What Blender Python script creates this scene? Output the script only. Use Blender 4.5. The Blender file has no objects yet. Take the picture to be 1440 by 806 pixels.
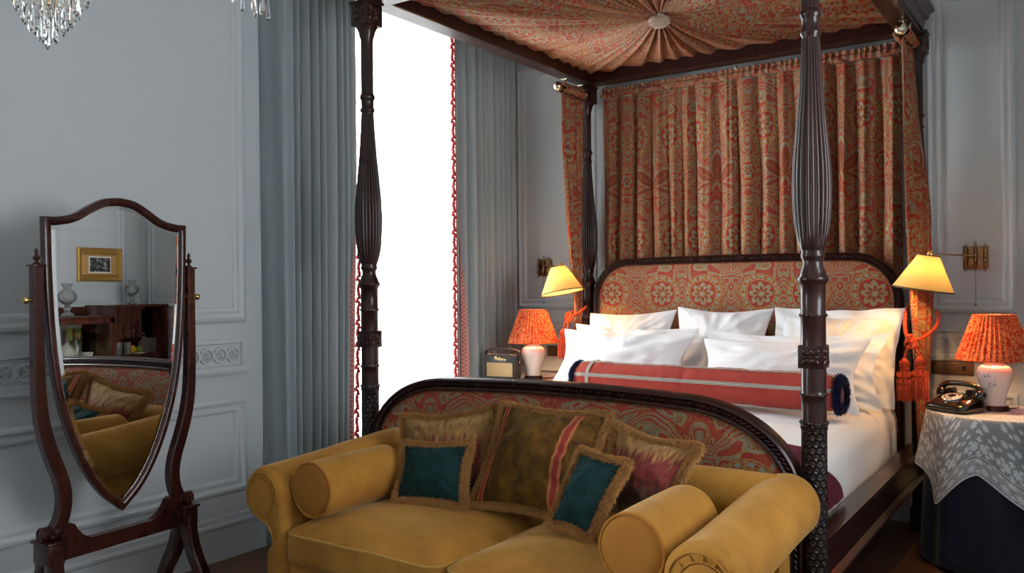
import bpy, bmesh, math, random
from mathutils import Vector, Matrix, noise as mnoise
R = random.Random(7)
SC = bpy.context.scene
COL = SC.collection
PI = math.pi
TAU = 2 * PI

# ------------------------------------------------------------------ objects
def _set(o, label=None, cat=None, group=None, kind=None):
    if label: o['label'] = label
    if cat: o['category'] = cat
    if group: o['group'] = group
    if kind: o['kind'] = kind
    return o

def thing(name, label, cat, loc=(0, 0, 0), group=None):
    o = bpy.data.objects.new(name, None)
    o.empty_display_size = 0.05
    COL.objects.link(o)
    o.location = loc
    return _set(o, label, cat, group)

def origin_of(o):
    v = Vector((0, 0, 0))
    while o is not None:
        v += o.location
        o = o.parent
    return v

def dup(root, loc=None, label=None, group=None):
    def rec(o, parent):
        c = o.copy()
        COL.objects.link(c)
        if parent is not None:
            c.parent = parent
        for ch in [x for x in bpy.data.objects if x.parent == o and x != c]:
            rec(ch, c)
        return c
    kids = list(root.children)
    c = root.copy(); COL.objects.link(c)
    for k in kids:
        k2 = k.copy(); COL.objects.link(k2); k2.parent = c
        for q in list(k.children):
            q2 = q.copy(); COL.objects.link(q2); q2.parent = k2
    if loc is not None: c.location = loc
    if label: c['label'] = label
    if group: c['group'] = group
    return c

# ------------------------------------------------------------------ mesh builder
class MB:
    def __init__(s):
        s.v = []; s.f = []; s.uv = []
    def add(s, vs, fs, uvs=None, M=None):
        b = len(s.v)
        if M is not None: vs = [M @ Vector(p) for p in vs]
        s.v.extend([tuple(p) for p in vs])
        for k, f in enumerate(fs):
            s.f.append(tuple(i + b for i in f))
            if uvs is None:
                s.uv.append([(vs[i][0] + vs[i][1], vs[i][2]) for i in f])
            elif isinstance(uvs[0], list):
                s.uv.append(uvs[k])
            else:
                s.uv.append([uvs[i] for i in f])
        return s
    def box(s, c, d, bev=0.0, M=None, seg=2):
        bm = bmesh.new()
        bmesh.ops.create_cube(bm, size=1.0)
        bmesh.ops.scale(bm, vec=d, verts=bm.verts)
        if bev > 0:
            bmesh.ops.bevel(bm, geom=list(bm.edges), offset=min(bev, min(d) * 0.49), segments=seg, affect='EDGES', profile=0.5)
        bmesh.ops.translate(bm, vec=c, verts=bm.verts)
        bm.verts.index_update()
        s.add([v.co.copy() for v in bm.verts], [[v.index for v in f.verts] for f in bm.faces], None, M)
        bm.free()
        return s
    def grid(s, fn, nu, nv, cu=False, cv=False, uvf=None, M=None, flip=False):
        vs = []; uv = []
        for j in range(nv + 1):
            for i in range(nu + 1):
                a, b = i / nu, j / nv
                vs.append(Vector(fn(a, b)))
                uv.append(uvf(a, b) if uvf else (a, b))
        fs = []
        W = nu + 1
        for j in range(nv):
            for i in range(nu):
                q = (j * W + i, j * W + i + 1, (j + 1) * W + i + 1, (j + 1) * W + i)
                fs.append(q[::-1] if flip else q)
        return s.add(vs, fs, uv, M)
    def tube(s, pts, r, seg=8, closed=False, caps=True, M=None, uvs=1.0):
        pts = [Vector(p) for p in pts]
        n = len(pts)
        rs = r if isinstance(r, (list, tuple)) else [r] * n
        tang = []
        for i in range(n):
            a = pts[(i - 1) % n] if (closed or i > 0) else pts[i]
            b = pts[(i + 1) % n] if (closed or i < n - 1) else pts[i]
            t = (b - a)
            tang.append(t.normalized() if t.length > 1e-9 else Vector((0, 0, 1)))
        t0 = tang[0]
        ref = Vector((0, 0, 1)) if abs(t0.z) < 0.9 else Vector((1, 0, 0))
        nrm = (ref - t0 * ref.dot(t0)).normalized()
        vs = []; uv = []; L = 0
        for i in range(n):
            t = tang[i]
            nrm = (nrm - t * nrm.dot(t))
            nrm = nrm.normalized() if nrm.length > 1e-6 else t.orthogonal().normalized()
            bn = t.cross(nrm)
            if i: L += (pts[i] - pts[i - 1]).length
            for k in range(seg):
                a = TAU * k / seg
                vs.append(pts[i] + (nrm * math.cos(a) + bn * math.sin(a)) * rs[i])
                uv.append((L * uvs, k / seg * TAU * rs[i]))
        fs = []
        for i in range(n if closed else n - 1):
            i2 = (i + 1) % n
            for k in range(seg):
                k2 = (k + 1) % seg
                fs.append((i * seg + k, i * seg + k2, i2 * seg + k2, i2 * seg + k))
        if caps and not closed:
            fs.append(tuple(range(seg))[::-1])
            fs.append(tuple((n - 1) * seg + k for k in range(seg)))
        return s.add(vs, fs, uv, M)
    def lathe(s, prof, seg=32, c=(0, 0, 0), fl=None, M=None, a0=0, a1=TAU, cap=True):
        c = Vector(c); vs = []; uv = []; fs = []
        full = abs(a1 - a0 - TAU) < 1e-6
        W = seg + 1
        L = 0
        for j, (r, z) in enumerate(prof):
            if j: L += math.hypot(r - prof[j - 1][0], z - prof[j - 1][1])
            for i in range(W):
                a = a0 + (a1 - a0) * i / seg
                k = fl(a, z) if fl else 1.0
                vs.append(c + Vector((r * k * math.cos(a), r * k * math.sin(a), z)))
                uv.append((a / TAU, L))
        for j in range(len(prof) - 1):
            for i in range(seg):
                fs.append((j * W + i, j * W + i + 1, (j + 1) * W + i + 1, (j + 1) * W + i))
        if cap and full:
            if prof[0][0] > 1e-5: fs.append(tuple(range(seg))[::-1])
            if prof[-1][0] > 1e-5: fs.append(tuple((len(prof) - 1) * W + i for i in range(seg)))
        return s.add(vs, fs, uv, M)
    def sphere(s, c, r, seg=12, rings=8, M=None):
        rx, ry, rz = (r, r, r) if not isinstance(r, (list, tuple)) else r
        c = Vector(c); vs = [c + Vector((0, 0, -rz))]; fs = []
        for j in range(1, rings):
            p = -PI / 2 + PI * j / rings
            for i in range(seg):
                a = TAU * i / seg
                vs.append(c + Vector((rx * math.cos(p) * math.cos(a), ry * math.cos(p) * math.sin(a), rz * math.sin(p))))
        vs.append(c + Vector((0, 0, rz)))
        for i in range(seg):
            fs.append((0, 1 + (i + 1) % seg, 1 + i))
            for j in range(rings - 2):
                b = 1 + j * seg
                fs.append((b + i, b + (i + 1) % seg, b + seg + (i + 1) % seg, b + seg + i))
            b = 1 + (rings - 2) * seg
            fs.append((b + i, b + (i + 1) % seg, len(vs) - 1))
        return s.add(vs, fs, None, M)
    def prism(s, poly, h0, h1, m3, caps=True):
        """extrude the 2-D polygon poly between h0 and h1; m3(x, y, h) places it"""
        n = len(poly)
        vs = [m3(x, y, h0) for x, y in poly] + [m3(x, y, h1) for x, y in poly]
        fs = [(i, (i + 1) % n, n + (i + 1) % n, n + i) for i in range(n)]
        uvs = []
        L = 0
        for i in range(n):
            x0, y0 = poly[i]; x1, y1 = poly[(i + 1) % n]
            d = math.hypot(x1 - x0, y1 - y0)
            uvs.append([(L, h0), (L + d, h0), (L + d, h1), (L, h1)]); L += d
        if caps:
            fs.append(tuple(range(n))[::-1]); uvs.append([poly[i] for i in range(n)][::-1])
            fs.append(tuple(n + i for i in range(n))); uvs.append([poly[i] for i in range(n)])
        return s.add(vs, fs, uvs)
    def sweep(s, path, prof, m3, closed=False):
        """mitred moulding: path = 2-D polyline, prof = (offset to the left of the path, height)"""
        P = [Vector(p) for p in path]
        n = len(P); vs = []; fs = []; m = len(prof); uvs = []
        Ls = [0]
        for i in range(1, n): Ls.append(Ls[-1] + (P[i] - P[i - 1]).length)
        Lc = Ls[-1] + (P[0] - P[-1]).length
        pl = [0]
        for k in range(1, m): pl.append(pl[-1] + math.hypot(prof[k][0] - prof[k - 1][0], prof[k][1] - prof[k - 1][1]))
        for i in range(n):
            d0 = (P[i] - P[i - 1]) if (closed or i > 0) else (P[1] - P[0])
            d1 = (P[(i + 1) % n] - P[i]) if (closed or i < n - 1) else (P[i] - P[i - 1])
            d0 = d0.normalized(); d1 = d1.normalized()
            n0 = Vector((-d0.y, d0.x)); n1 = Vector((-d1.y, d1.x))
            b = n0 + n1
            b = b / max(0.3, (1 + n0.dot(n1)))
            for (o, h) in prof:
                q = P[i] + b * o
                vs.append(m3(q.x, q.y, h))
        for i in range(n if closed else n - 1):
            i2 = (i + 1) % n
            L0 = Ls[i]; L1 = Ls[i2] if i2 else Lc
            for k in range(m - 1):
                fs.append((i * m + k, i2 * m + k, i2 * m + k + 1, i * m + k + 1))
                uvs.append([(L0, pl[k]), (L1, pl[k]), (L1, pl[k + 1]), (L0, pl[k + 1])])
        if not closed:
            fs.append(tuple(range(m))); uvs.append([prof[k] for k in range(m)])
            fs.append(tuple((n - 1) * m + k for k in range(m))[::-1]); uvs.append([prof[k] for k in range(m)][::-1])
        return s.add(vs, fs, uvs)
    def build(s, name, mat, parent=None, smooth=True, angle=40, label=None, cat=None, group=None, kind=None, loc=None, fixn=True):
        off = origin_of(parent) if parent is not None else Vector(loc or (0, 0, 0))
        me = bpy.data.meshes.new(name)
        me.from_pydata([(p[0] - off.x, p[1] - off.y, p[2] - off.z) for p in s.v], [], s.f)
        ul = me.uv_layers.new(name='UVMap')
        flat = []
        for q in s.uv:
            for a in q: flat.extend((a[0], a[1]))
        ul.data.foreach_set('uv', flat)
        if fixn:
            bm = bmesh.new(); bm.from_mesh(me)
            bmesh.ops.remove_doubles(bm, verts=bm.verts, dist=1e-5)
            bmesh.ops.recalc_face_normals(bm, faces=bm.faces)
            bm.to_mesh(me); bm.free()
        me.polygons.foreach_set('use_smooth', [smooth] * len(me.polygons))
        if smooth and angle < 180:
            me.set_sharp_from_angle(angle=math.radians(angle))
        me.materials.append(mat)
        o = bpy.data.objects.new(name, me)
        COL.objects.link(o)
        if parent is not None:
            o.parent = parent
        elif loc is not None:
            o.location = loc
        return _set(o, label, cat, group, kind)

def empty_part(name, parent, loc):
    o = bpy.data.objects.new(name, None); COL.objects.link(o); o.parent = parent; o.location = loc
    return o

def rotz(a): return Matrix.Rotation(a, 4, 'Z')
def at(loc, rz=0.0, rx=0.0, ry=0.0):
    return Matrix.Translation(loc) @ Matrix.Rotation(rz, 4, 'Z') @ Matrix.Rotation(ry, 4, 'Y') @ Matrix.Rotation(rx, 4, 'X')
def lerp(a, b, t): return a + (b - a) * t
def sm(a, b, x):
    t = max(0.0, min(1.0, (x - a) / (b - a))); return t * t * (3 - 2 * t)
def interp(tab, x):
    for i in range(len(tab) - 1):
        x0, y0 = tab[i]; x1, y1 = tab[i + 1]
        if x <= x1 or i == len(tab) - 2:
            t = max(0, min(1, (x - x0) / (x1 - x0))); return y0 + (y1 - y0) * t
    return tab[-1][1]
def nz(x, y=0, z=0): return mnoise.noise(Vector((x, y, z)))
def smooth_pts(pts, n=8, closed=False):
    """Catmull-Rom"""
    P = [Vector(p) for p in pts]; out = []
    N = len(P); rng = range(N if closed else N - 1)
    for i in rng:
        p0 = P[(i - 1) % N] if closed or i > 0 else P[0] * 2 - P[1]
        p1 = P[i]; p2 = P[(i + 1) % N]
        p3 = P[(i + 2) % N] if closed or i + 2 < N else p2 * 2 - p1
        for k in range(n):
            t = k / n
            out.append(0.5 * ((2 * p1) + (p2 - p0) * t + (2 * p0 - 5 * p1 + 4 * p2 - p3) * t * t + (3 * p1 - p0 - 3 * p2 + p3) * t ** 3))
    if not closed: out.append(P[-1])
    return out
# ------------------------------------------------------------------ node maths
class S:
    def __init__(s, g, k): s.g = g; s.k = k
    def _m(s, op, o=None, c=None): return s.g.m(op, s, o, c)
    def __add__(s, o): return s._m('ADD', o)
    __radd__ = __add__
    def __sub__(s, o): return s._m('SUBTRACT', o)
    def __rsub__(s, o): return s.g.m('SUBTRACT', o, s)
    def __mul__(s, o): return s._m('MULTIPLY', o)
    __rmul__ = __mul__
    def __truediv__(s, o): return s._m('DIVIDE', o)
    def __lt__(s, o): return s._m('LESS_THAN', o)
    def __gt__(s, o): return s._m('GREATER_THAN', o)
    def abs(s): return s._m('ABSOLUTE')
    def sin(s): return s._m('SINE')
    def cos(s): return s._m('COSINE')
    def sqrt(s): return s._m('SQRT')
    def fract(s): return s._m('FRACT')
    def floor(s): return s._m('FLOOR')
    def max(s, o): return s._m('MAXIMUM', o)
    def min(s, o): return s._m('MINIMUM', o)
    def pp(s, o): return s._m('PINGPONG', o)
    def pow(s, o): return s._m('POWER', o)
    def clamp(s):
        r = s._m('ADD', 0.0); r.k.node.use_clamp = True; return r

class G:
    def __init__(g, name):
        g.mat = bpy.data.materials.new(name); g.mat.use_nodes = True
        g.t = g.mat.node_tree; g.t.nodes.clear()
        g.out = g.t.nodes.new('ShaderNodeOutputMaterial')
        g._tc = None
    def n(g, ty, **kw):
        x = g.t.nodes.new(ty)
        for k, v in kw.items(): setattr(x, k, v)
        return x
    def link(g, a, b):
        if isinstance(a, S): g.t.links.new(a.k, b)
        elif isinstance(a, (tuple, list)) and len(a) == 3 and b.type == 'RGBA': b.default_value = (*a, 1)
        else: b.default_value = a
    def m(g, op, a, b=None, c=None):
        x = g.n('ShaderNodeMath', operation=op)
        g.link(a, x.inputs[0])
        if b is not None: g.link(b, x.inputs[1])
        if c is not None: g.link(c, x.inputs[2])
        return S(g, x.outputs[0])
    def tc(g, w):
        if g._tc is None: g._tc = g.n('ShaderNodeTexCoord')
        return S(g, g._tc.outputs[w])
    def sep(g, v):
        x = g.n('ShaderNodeSeparateXYZ'); g.link(v, x.inputs[0])
        return [S(g, o) for o in x.outputs]
    def comb(g, x, y, z=0.0):
        c = g.n('ShaderNodeCombineXYZ')
        for v, i in zip((x, y, z), c.inputs): g.link(v, i)
        return S(g, c.outputs[0])
    def noise(g, vec=None, scale=5.0, detail=2.0, rough=0.5, dist=0.0):
        x = g.n('ShaderNodeTexNoise')
        if vec is not None: g.link(vec, x.inputs['Vector'])
        x.inputs['Scale'].default_value = scale; x.inputs['Detail'].default_value = detail
        x.inputs['Roughness'].default_value = rough; x.inputs['Distortion'].default_value = dist
        return S(g, x.outputs['Fac'])
    def voro(g, vec, scale, feature='F1', rnd=1.0):
        x = g.n('ShaderNodeTexVoronoi', feature=feature)
        g.link(vec, x.inputs['Vector']); x.inputs['Scale'].default_value = scale; x.inputs['Randomness'].default_value = rnd
        return S(g, x.outputs['Distance'])
    def mix(g, f, a, b):
        x = g.n('ShaderNodeMix', data_type='RGBA')
        g.link(f, x.inputs[0]); g.link(a, x.inputs[6]); g.link(b, x.inputs[7])
        return S(g, x.outputs[2])
    def ramp(g, f, stops, const=False):
        x = g.n('ShaderNodeValToRGB')
        if const: x.color_ramp.interpolation = 'CONSTANT'
        e = x.color_ramp.elements
        while len(e) < len(stops): e.new(0.5)
        for i, (p, c) in enumerate(stops):
            e[i].position = p; e[i].color = (*c, 1)
        g.link(f, x.inputs[0])
        return S(g, x.outputs[0])
    def bump(g, h, strength=0.3, dist=0.01):
        x = g.n('ShaderNodeBump'); x.inputs['Strength'].default_value = strength; x.inputs['Distance'].default_value = dist
        g.link(h, x.inputs['Height']); return S(g, x.outputs[0])
    def bsdf(g, color, rough=0.5, metal=0.0, normal=None, **kw):
        x = g.n('ShaderNodeBsdfPrincipled')
        g.link(color, x.inputs['Base Color']); g.link(rough, x.inputs['Roughness']); g.link(metal, x.inputs['Metallic'])
        if normal is not None: g.link(normal, x.inputs['Normal'])
        for k, v in kw.items():
            g.link(v, x.inputs[k.replace('_', ' ')])
        return x.outputs[0]
    def done(g, sh):
        g.t.links.new(sh, g.out.inputs[0]); return g.mat
    def mixsh(g, f, a, b):
        x = g.n('ShaderNodeMixShader'); g.link(f, x.inputs[0])
        g.t.links.new(a, x.inputs[1]); g.t.links.new(b, x.inputs[2]); return x.outputs[0]
    def addsh(g, a, b):
        x = g.n('ShaderNodeAddShader'); g.t.links.new(a, x.inputs[0]); g.t.links.new(b, x.inputs[1]); return x.outputs[0]

def plain(name, c, rough=0.5, metal=0.0, **kw):
    g = G(name); return g.done(g.bsdf(c, rough, metal, **kw))

def m_paint(name, c):
    g = G(name); n = g.noise(g.tc('Object'), 60, 3)
    return g.done(g.bsdf(g.mix(g.noise(g.tc('Object'), 1.5, 2) * 0.12, c, tuple(x * 0.86 for x in c)), 0.55, normal=g.bump(n, 0.05, 0.002)))

def m_wood(name, c0, c1, rough=0.28, coat=0.4, scale=1.0):
    g = G(name); x, y, z = g.sep(g.tc('Object'))
    v = g.comb(x * 14 * scale, y * 14 * scale, z * 1.6 * scale)
    n = g.noise(v, 2.2, 5, 0.6, 0.6)
    col = g.ramp(n, [(0.3, c0), (0.7, c1)])
    return g.done(g.bsdf(col, g.noise(g.tc('Object'), 9, 2) * 0.12 + (rough - 0.06), Specular_IOR_Level=0.27, normal=g.bump(n, 0.02, 0.002), Coat_Weight=coat, Coat_Roughness=0.12))

def m_carved(name, c0, c1):
    """carved dark wood: overlapping scales around a post (UV u = turn fraction, v = metres)"""
    g = G(name); u, v, _ = g.sep(g.tc('UV'))
    row = (v * 48).floor()
    a = (u * 11 + row * 0.5).fract() - 0.5
    b = (v * 48).fract()
    d = (a * a * 2.2 + (b - 0.1) * (b - 0.1)).sqrt()
    h = (d.pp(0.9)) + b * 0.25
    leaf = (d * 9).sin() * 0.25
    hh = h + leaf
    col = g.mix((d > 0.62), c1, c0)
    return g.done(g.bsdf(col, 0.34, normal=g.bump(hh, 0.55, 0.010), Coat_Weight=0.25, Coat_Roughness=0.2))

def paisley_color(g, sc=1.0):
    u, v, _ = g.sep(g.tc('UV'))
    if sc != 1.0: u = u * sc; v = v * sc
    P, Q = 0.60, 0.64
    a0 = u.pp(P / 2); vv0 = (v / Q).fract() * Q
    w1 = g.noise(g.comb(a0, v, 1.3), 7, 1) - 0.5; w2 = g.noise(g.comb(a0, v, 9.3), 7, 1) - 0.5
    a = a0 + w1 * 0.030; vv = vv0 + w2 * 0.030
    nv = g.comb(a, vv, 3.1)
    red = g.mix(g.noise(nv, 9, 1) * 0.5, (0.33, 0.036, 0.026), (0.20, 0.018, 0.016))
    gold = g.mix(g.noise(nv, 30, 2), (0.20, 0.115, 0.030), (0.42, 0.265, 0.095))
    olive = g.mix(g.noise(nv, 22, 1), (0.22, 0.045, 0.020), (0.15, 0.085, 0.026))
    blue = g.mix(g.noise(nv, 31, 1), (0.13, 0.18, 0.17), (0.27, 0.34, 0.31))
    def polar(cx, cy):
        dx = a - cx; dy = vv - cy
        return dx, dy, (dx * dx + dy * dy).sqrt()
    def line(d, w): return d.abs() < w
    # broad scrolling bands filled with fine work, on a plain red ground with small sprigs
    k = (g.noise(g.comb(a, vv, 5.5), 6.0, 0, 0.5, 1.2) * 7.5).fract()
    k2 = (g.noise(g.comb(a, vv, 7.7), 26, 0, 0.5, 1.6) * 8).fract()
    inb = k < 0.50
    edge = ((k - 0.035).abs() < 0.026).max((k - 0.50).abs() < 0.026).max((k - 0.60).abs() < 0.014)
    eblue = ((k - 0.095).abs() < 0.020).max((k - 0.445).abs() < 0.016)
    fill = (k2 < 0.46); fblue = ((k2 - 0.72).abs() < 0.10) * (g.noise(nv, 11, 1) > 0.47)
    vd = g.voro(nv, 30)
    sprig = ((vd - 0.16).abs() < 0.045).max(vd < 0.05).max((k2 - 0.25).abs() < 0.07) * (g.noise(g.comb(a, vv, 2.2), 13, 1) > 0.40)
    c = g.mix(sprig * 0.9, red, gold)
    c = g.mix(inb, c, olive); c = g.mix(inb * fill, c, gold); c = g.mix(inb * fblue, c, blue)
    c = g.mix(eblue, c, blue); c = g.mix(edge, c, gold)
    # blossom inside a ring
    dx, dy, r = polar(0.168, 0.36); th = g.m('ARCTAN2', dy, dx)
    d1 = r - (((th * 4).cos().abs()) * 0.026 + 0.040)
    ring = (r > 0.082) * (r < 0.112)
    c = g.mix(r < 0.118, c, red)
    c = g.mix(ring * ((((th * 24).sin() + (r * 500).sin()) > -0.2)), c, gold)
    c = g.mix(ring * ((r - 0.097).abs() < 0.005) * ((th * 14).sin() > 0.0), c, blue)
    c = g.mix((d1 < -0.003) * ((th * 20).sin() > -0.35), c, olive)
    c = g.mix(line(d1 + 0.016, 0.0040) , c, gold); c = g.mix(line(d1 + 0.008, 0.0034), c, blue)
    c = g.mix(line(d1, 0.0042).max(line(r - 0.014, 0.004)).max(line(r - 0.081, 0.0028)).max(line(r - 0.113, 0.0030)), c, gold)
    c = g.mix(r < 0.009, c, blue)
    # lotus palmette on the mirror axis
    px, py, pr = polar(0.0, 0.05); pt = g.m('ARCTAN2', px, py)
    pet = (pt * 3.2).cos().abs()
    dp = pr - (pet * 0.155 + 0.050)
    up = pt.abs() < 1.85
    c = g.mix((dp < 0.030) * up, c, red)
    c = g.mix((dp < -0.022) * up * ((k2 - 0.5).abs() < 0.30), c, olive)
    c = g.mix((((pt * 3.2).sin() * pr).abs() < 0.0045) * (dp < -0.02) * up, c, gold)
    c = g.mix((line(dp + 0.010, 0.0055).max(line(dp - 0.026, 0.0026))) * up, c, blue)
    c = g.mix((line(dp, 0.0048).max(line(dp + 0.022, 0.0034)).max(line(dp - 0.017, 0.0034))) * up, c, gold)
    # daisies on the other axis
    qx, qy, qr = polar(P / 2, 0.10); qt = g.m('ARCTAN2', qy, qx)
    dq = qr - (((qt * 3).cos().abs()) * 0.020 + 0.024)
    c = g.mix(qr < 0.058, c, red)
    c = g.mix(dq < -0.004, c, olive); c = g.mix(line(dq + 0.009, 0.0032), c, blue)
    c = g.mix(line(dq, 0.0040).max(qr < 0.009).max(line(qr - 0.058, 0.0030)), c, gold)
    return c, u, v

def m_paisley(name, sc=1.0):
    g = G(name); c, u, v = paisley_color(g, sc)
    w = ((u * 2600).sin() + (v * 2600).sin())
    return g.done(g.bsdf(c, 0.72, Specular_IOR_Level=0.25, normal=g.bump(w, 0.02, 0.0006)))

def m_velvet(name, c, c2, crush=0.25, scale=9.0, sheen=0.6, tint=None, rough=0.85):
    g = G(name); n = g.noise(g.tc('Object'), scale, 4, 0.65, 0.25)
    n2 = g.noise(g.tc('Object'), 190, 2)
    f = ((n - 0.5) * (crush * 6) + 0.5).clamp()
    col = g.mix(f, c2, c)
    return g.done(g.bsdf(col, rough, normal=g.bump(n * 0.7 + n2 * 0.12, 0.22, 0.01), Sheen_Weight=sheen, Sheen_Roughness=0.35,
                         Sheen_Tint=tint or tuple(min(1, x * 1.6 + 0.15) for x in c), Specular_IOR_Level=0.2))

def m_cloth(name, c, c2=None, rough=0.8, weave=900, bump=0.1, wr=0.0, trans=0.0):
    if wr: weave = 0.0
    g = G(name); x, y, z = g.sep(g.tc('Object'))
    w = (x * weave).sin() * 0.5 + (z * weave).sin() * 0.5 + (y * weave).sin() * 0.5
    h = w * 0.001
    nn = g.noise(g.tc('Object'), 7, 3, 0.5, 0.4)
    if wr: h = h + nn * wr
    col = g.mix(g.noise(g.tc('Object'), 3.0, 2), c, c2 or tuple(v * 0.9 for v in c))
    p = g.bsdf(col, rough, normal=g.bump(h, bump, 1.0 if wr else 0.3), Sheen_Weight=0.15)
    if trans:
        tr = g.n('ShaderNodeBsdfTranslucent'); g.link(col, tr.inputs[0])
        p = g.mixsh(trans, p, tr.outputs[0])
    return g.done(p)

def m_shade(name, pleated):
    g = G(name)
    if pleated:
        u, v, _ = g.sep(g.tc('UV'))
        n = g.noise(g.comb(u * 60, v * 55, 0), 1.0, 3, 0.6, 1.5)
        col = g.ramp(n, [(0.34, (0.34, 0.028, 0.016)), (0.49, (0.46, 0.060, 0.030)), (0.56, (0.66, 0.33, 0.13)), (0.62, (0.40, 0.05, 0.024))])
        mixf = 0.026
    else:
        col = g.mix(g.noise(g.tc('Object'), 50, 2) * 0.2, (0.74, 0.50, 0.18), (0.66, 0.42, 0.13)); mixf = 0.062
    d = g.n('ShaderNodeBsdfDiffuse'); g.link(col, d.inputs[0])
    t = g.n('ShaderNodeBsdfTranslucent'); g.link(col, t.inputs[0])
    return g.done(g.mixsh(mixf, d.outputs[0], t.outputs[0]))

def m_emit(name, c, s):
    g = G(name); e = g.n('ShaderNodeEmission'); g.link(c, e.inputs[0]); e.inputs[1].default_value = s
    return g.done(e.outputs[0])

def m_pane(name, tint=(1, 1, 1)):
    g = G(name); t = g.n('ShaderNodeBsdfTransparent'); g.link(tint, t.inputs[0])
    gl = g.n('ShaderNodeBsdfGlossy'); gl.inputs['Roughness'].default_value = 0.02
    fr = g.n('ShaderNodeFresnel'); fr.inputs[0].default_value = 1.35
    return g.done(g.mixsh(S(g, fr.outputs[0]), t.outputs[0], gl.outputs[0]))

def m_glass(name, c=(1, 1, 1), rough=0.0, ior=1.5):
    g = G(name); x = g.n('ShaderNodeBsdfGlass'); g.link(c, x.inputs[0]); x.inputs['Roughness'].default_value = rough; x.inputs['IOR'].default_value = ior
    return g.done(x.outputs[0])

def m_sheer(name):
    g = G(name)
    d = g.n('ShaderNodeBsdfDiffuse'); g.link((0.9, 0.9, 0.87), d.inputs[0])
    t = g.n('ShaderNodeBsdfTranslucent'); g.link((0.93, 0.93, 0.90), t.inputs[0])
    tp = g.n('ShaderNodeBsdfTransparent')
    a = g.mixsh(0.75, d.outputs[0], t.outputs[0])
    return g.done(g.mixsh(0.62, a, tp.outputs[0]))

def m_lace(name):
    g = G(name); u, v, _ = g.sep(g.tc('UV')); u = u * 1.25; v = v * 1.25
    # net ground, floral sprays and a scalloped border; v = distance from the hem (metres), u = metres round the cloth
    net = ((u * 560).sin() * (v * 560).sin()).abs() > 0.16
    a = u.pp(0.075); P = g.comb(a, v, 0.0)
    vq = v.pp(0.155)
    def blossom(cx, cy, n, R, w=None):
        dx = a - cx; dy = (vq if w is None else w) - cy; r = (dx * dx + dy * dy).sqrt(); th = g.m('ARCTAN2', dy, dx)
        return r - (((th * (n / 2)).cos().abs()) * R * 0.5 + R * 0.5)
    d = None
    for b in ((0.022, 0.150, 7, 0.021), (0.0, 0.118, 5, 0.015), (0.040, 0.128, 6, 0.012), (0.058, 0.150, 6, 0.014), (0.030, 0.040, 8, 0.019), (0.075, 0.050, 6, 0.015), (0.052, 0.088, 6, 0.012), (0.006, 0.078, 6, 0.013), (0.072, 0.105, 5, 0.010), (0.0, 0.025, 6, 0.012)):
        q = blossom(*b); d = q if d is None else d.min(q)
    solid = d < 0.0
    holes = ((u * 1500).sin() * (v * 1500).sin()) > 0.45
    bandn = g.noise(P, 60, 2, 0.5, 1.5)
    band = (((bandn * 7).fract() - 0.5).abs() < 0.2) * (v < 0.085)
    lines = ((v - 0.088).abs() < 0.002).max((v - 0.004).abs() < 0.004).max(((v - 0.100 - (a * 42).sin() * 0.008).abs()) < 0.002)
    op = solid * (1.0 - holes * 0.55)
    op = op.max(band * 0.85).max(lines).max(net * 0.46 + 0.05)
    op = (op * 0.9).clamp()
    top = v > 0.75
    op = op.max(top * 0.68)
    dd = g.bsdf((0.86, 0.88, 0.90), 0.8)
    t = g.n('ShaderNodeBsdfTransparent')
    return g.done(g.mixsh(op, t.outputs[0], dd))

def m_china(name, cx=0.0):
    g = G(name); u, v, _ = g.sep(g.tc('UV'))
    x, y, z = g.sep(g.tc('Object'))
    n = g.noise(g.tc('Object'), 75, 3, 0.6, 1.2)
    spots = g.noise(g.tc('Object'), 16, 1)
    r2 = (z - 0.135) * (z - 0.135) + (u - cx) * (u - cx) * 0.2
    f = (n > 0.56) * ((1.0 - r2 * 260 + (spots - 0.5) * 1.2) > 0.35)
    col = g.mix(f * 0.8, (0.82, 0.80, 0.76), (0.20, 0.24, 0.42))
    return g.done(g.bsdf(col, 0.22, Coat_Weight=0.5, Coat_Roughness=0.08))

def m_floor():
    g = G('oak_boards'); x, y, z = g.sep(g.tc('Object'))
    b = (x / 0.14); bi = b.floor(); bf = b.fract()
    n = g.noise(g.comb(x * 30, y * 1.5 + bi * 3.7, bi), 1.5, 5, 0.6, 0.5)
    col = g.ramp(n, [(0.25, (0.075, 0.030, 0.014)), (0.75, (0.20, 0.088, 0.040))])
    var = g.noise(g.comb(bi * 1.7, (y / 1.6 + bi * 0.37).floor(), 0), 3.3, 0)
    col = g.mix(var * 0.6, col, (0.05, 0.02, 0.01))
    gap = (bf < 0.015)
    col = g.mix(gap, col, (0.01, 0.005, 0.003))
    return g.done(g.bsdf(col, 0.33, normal=g.bump(n * 0.3 - gap, 0.2, 0.003)))

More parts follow.
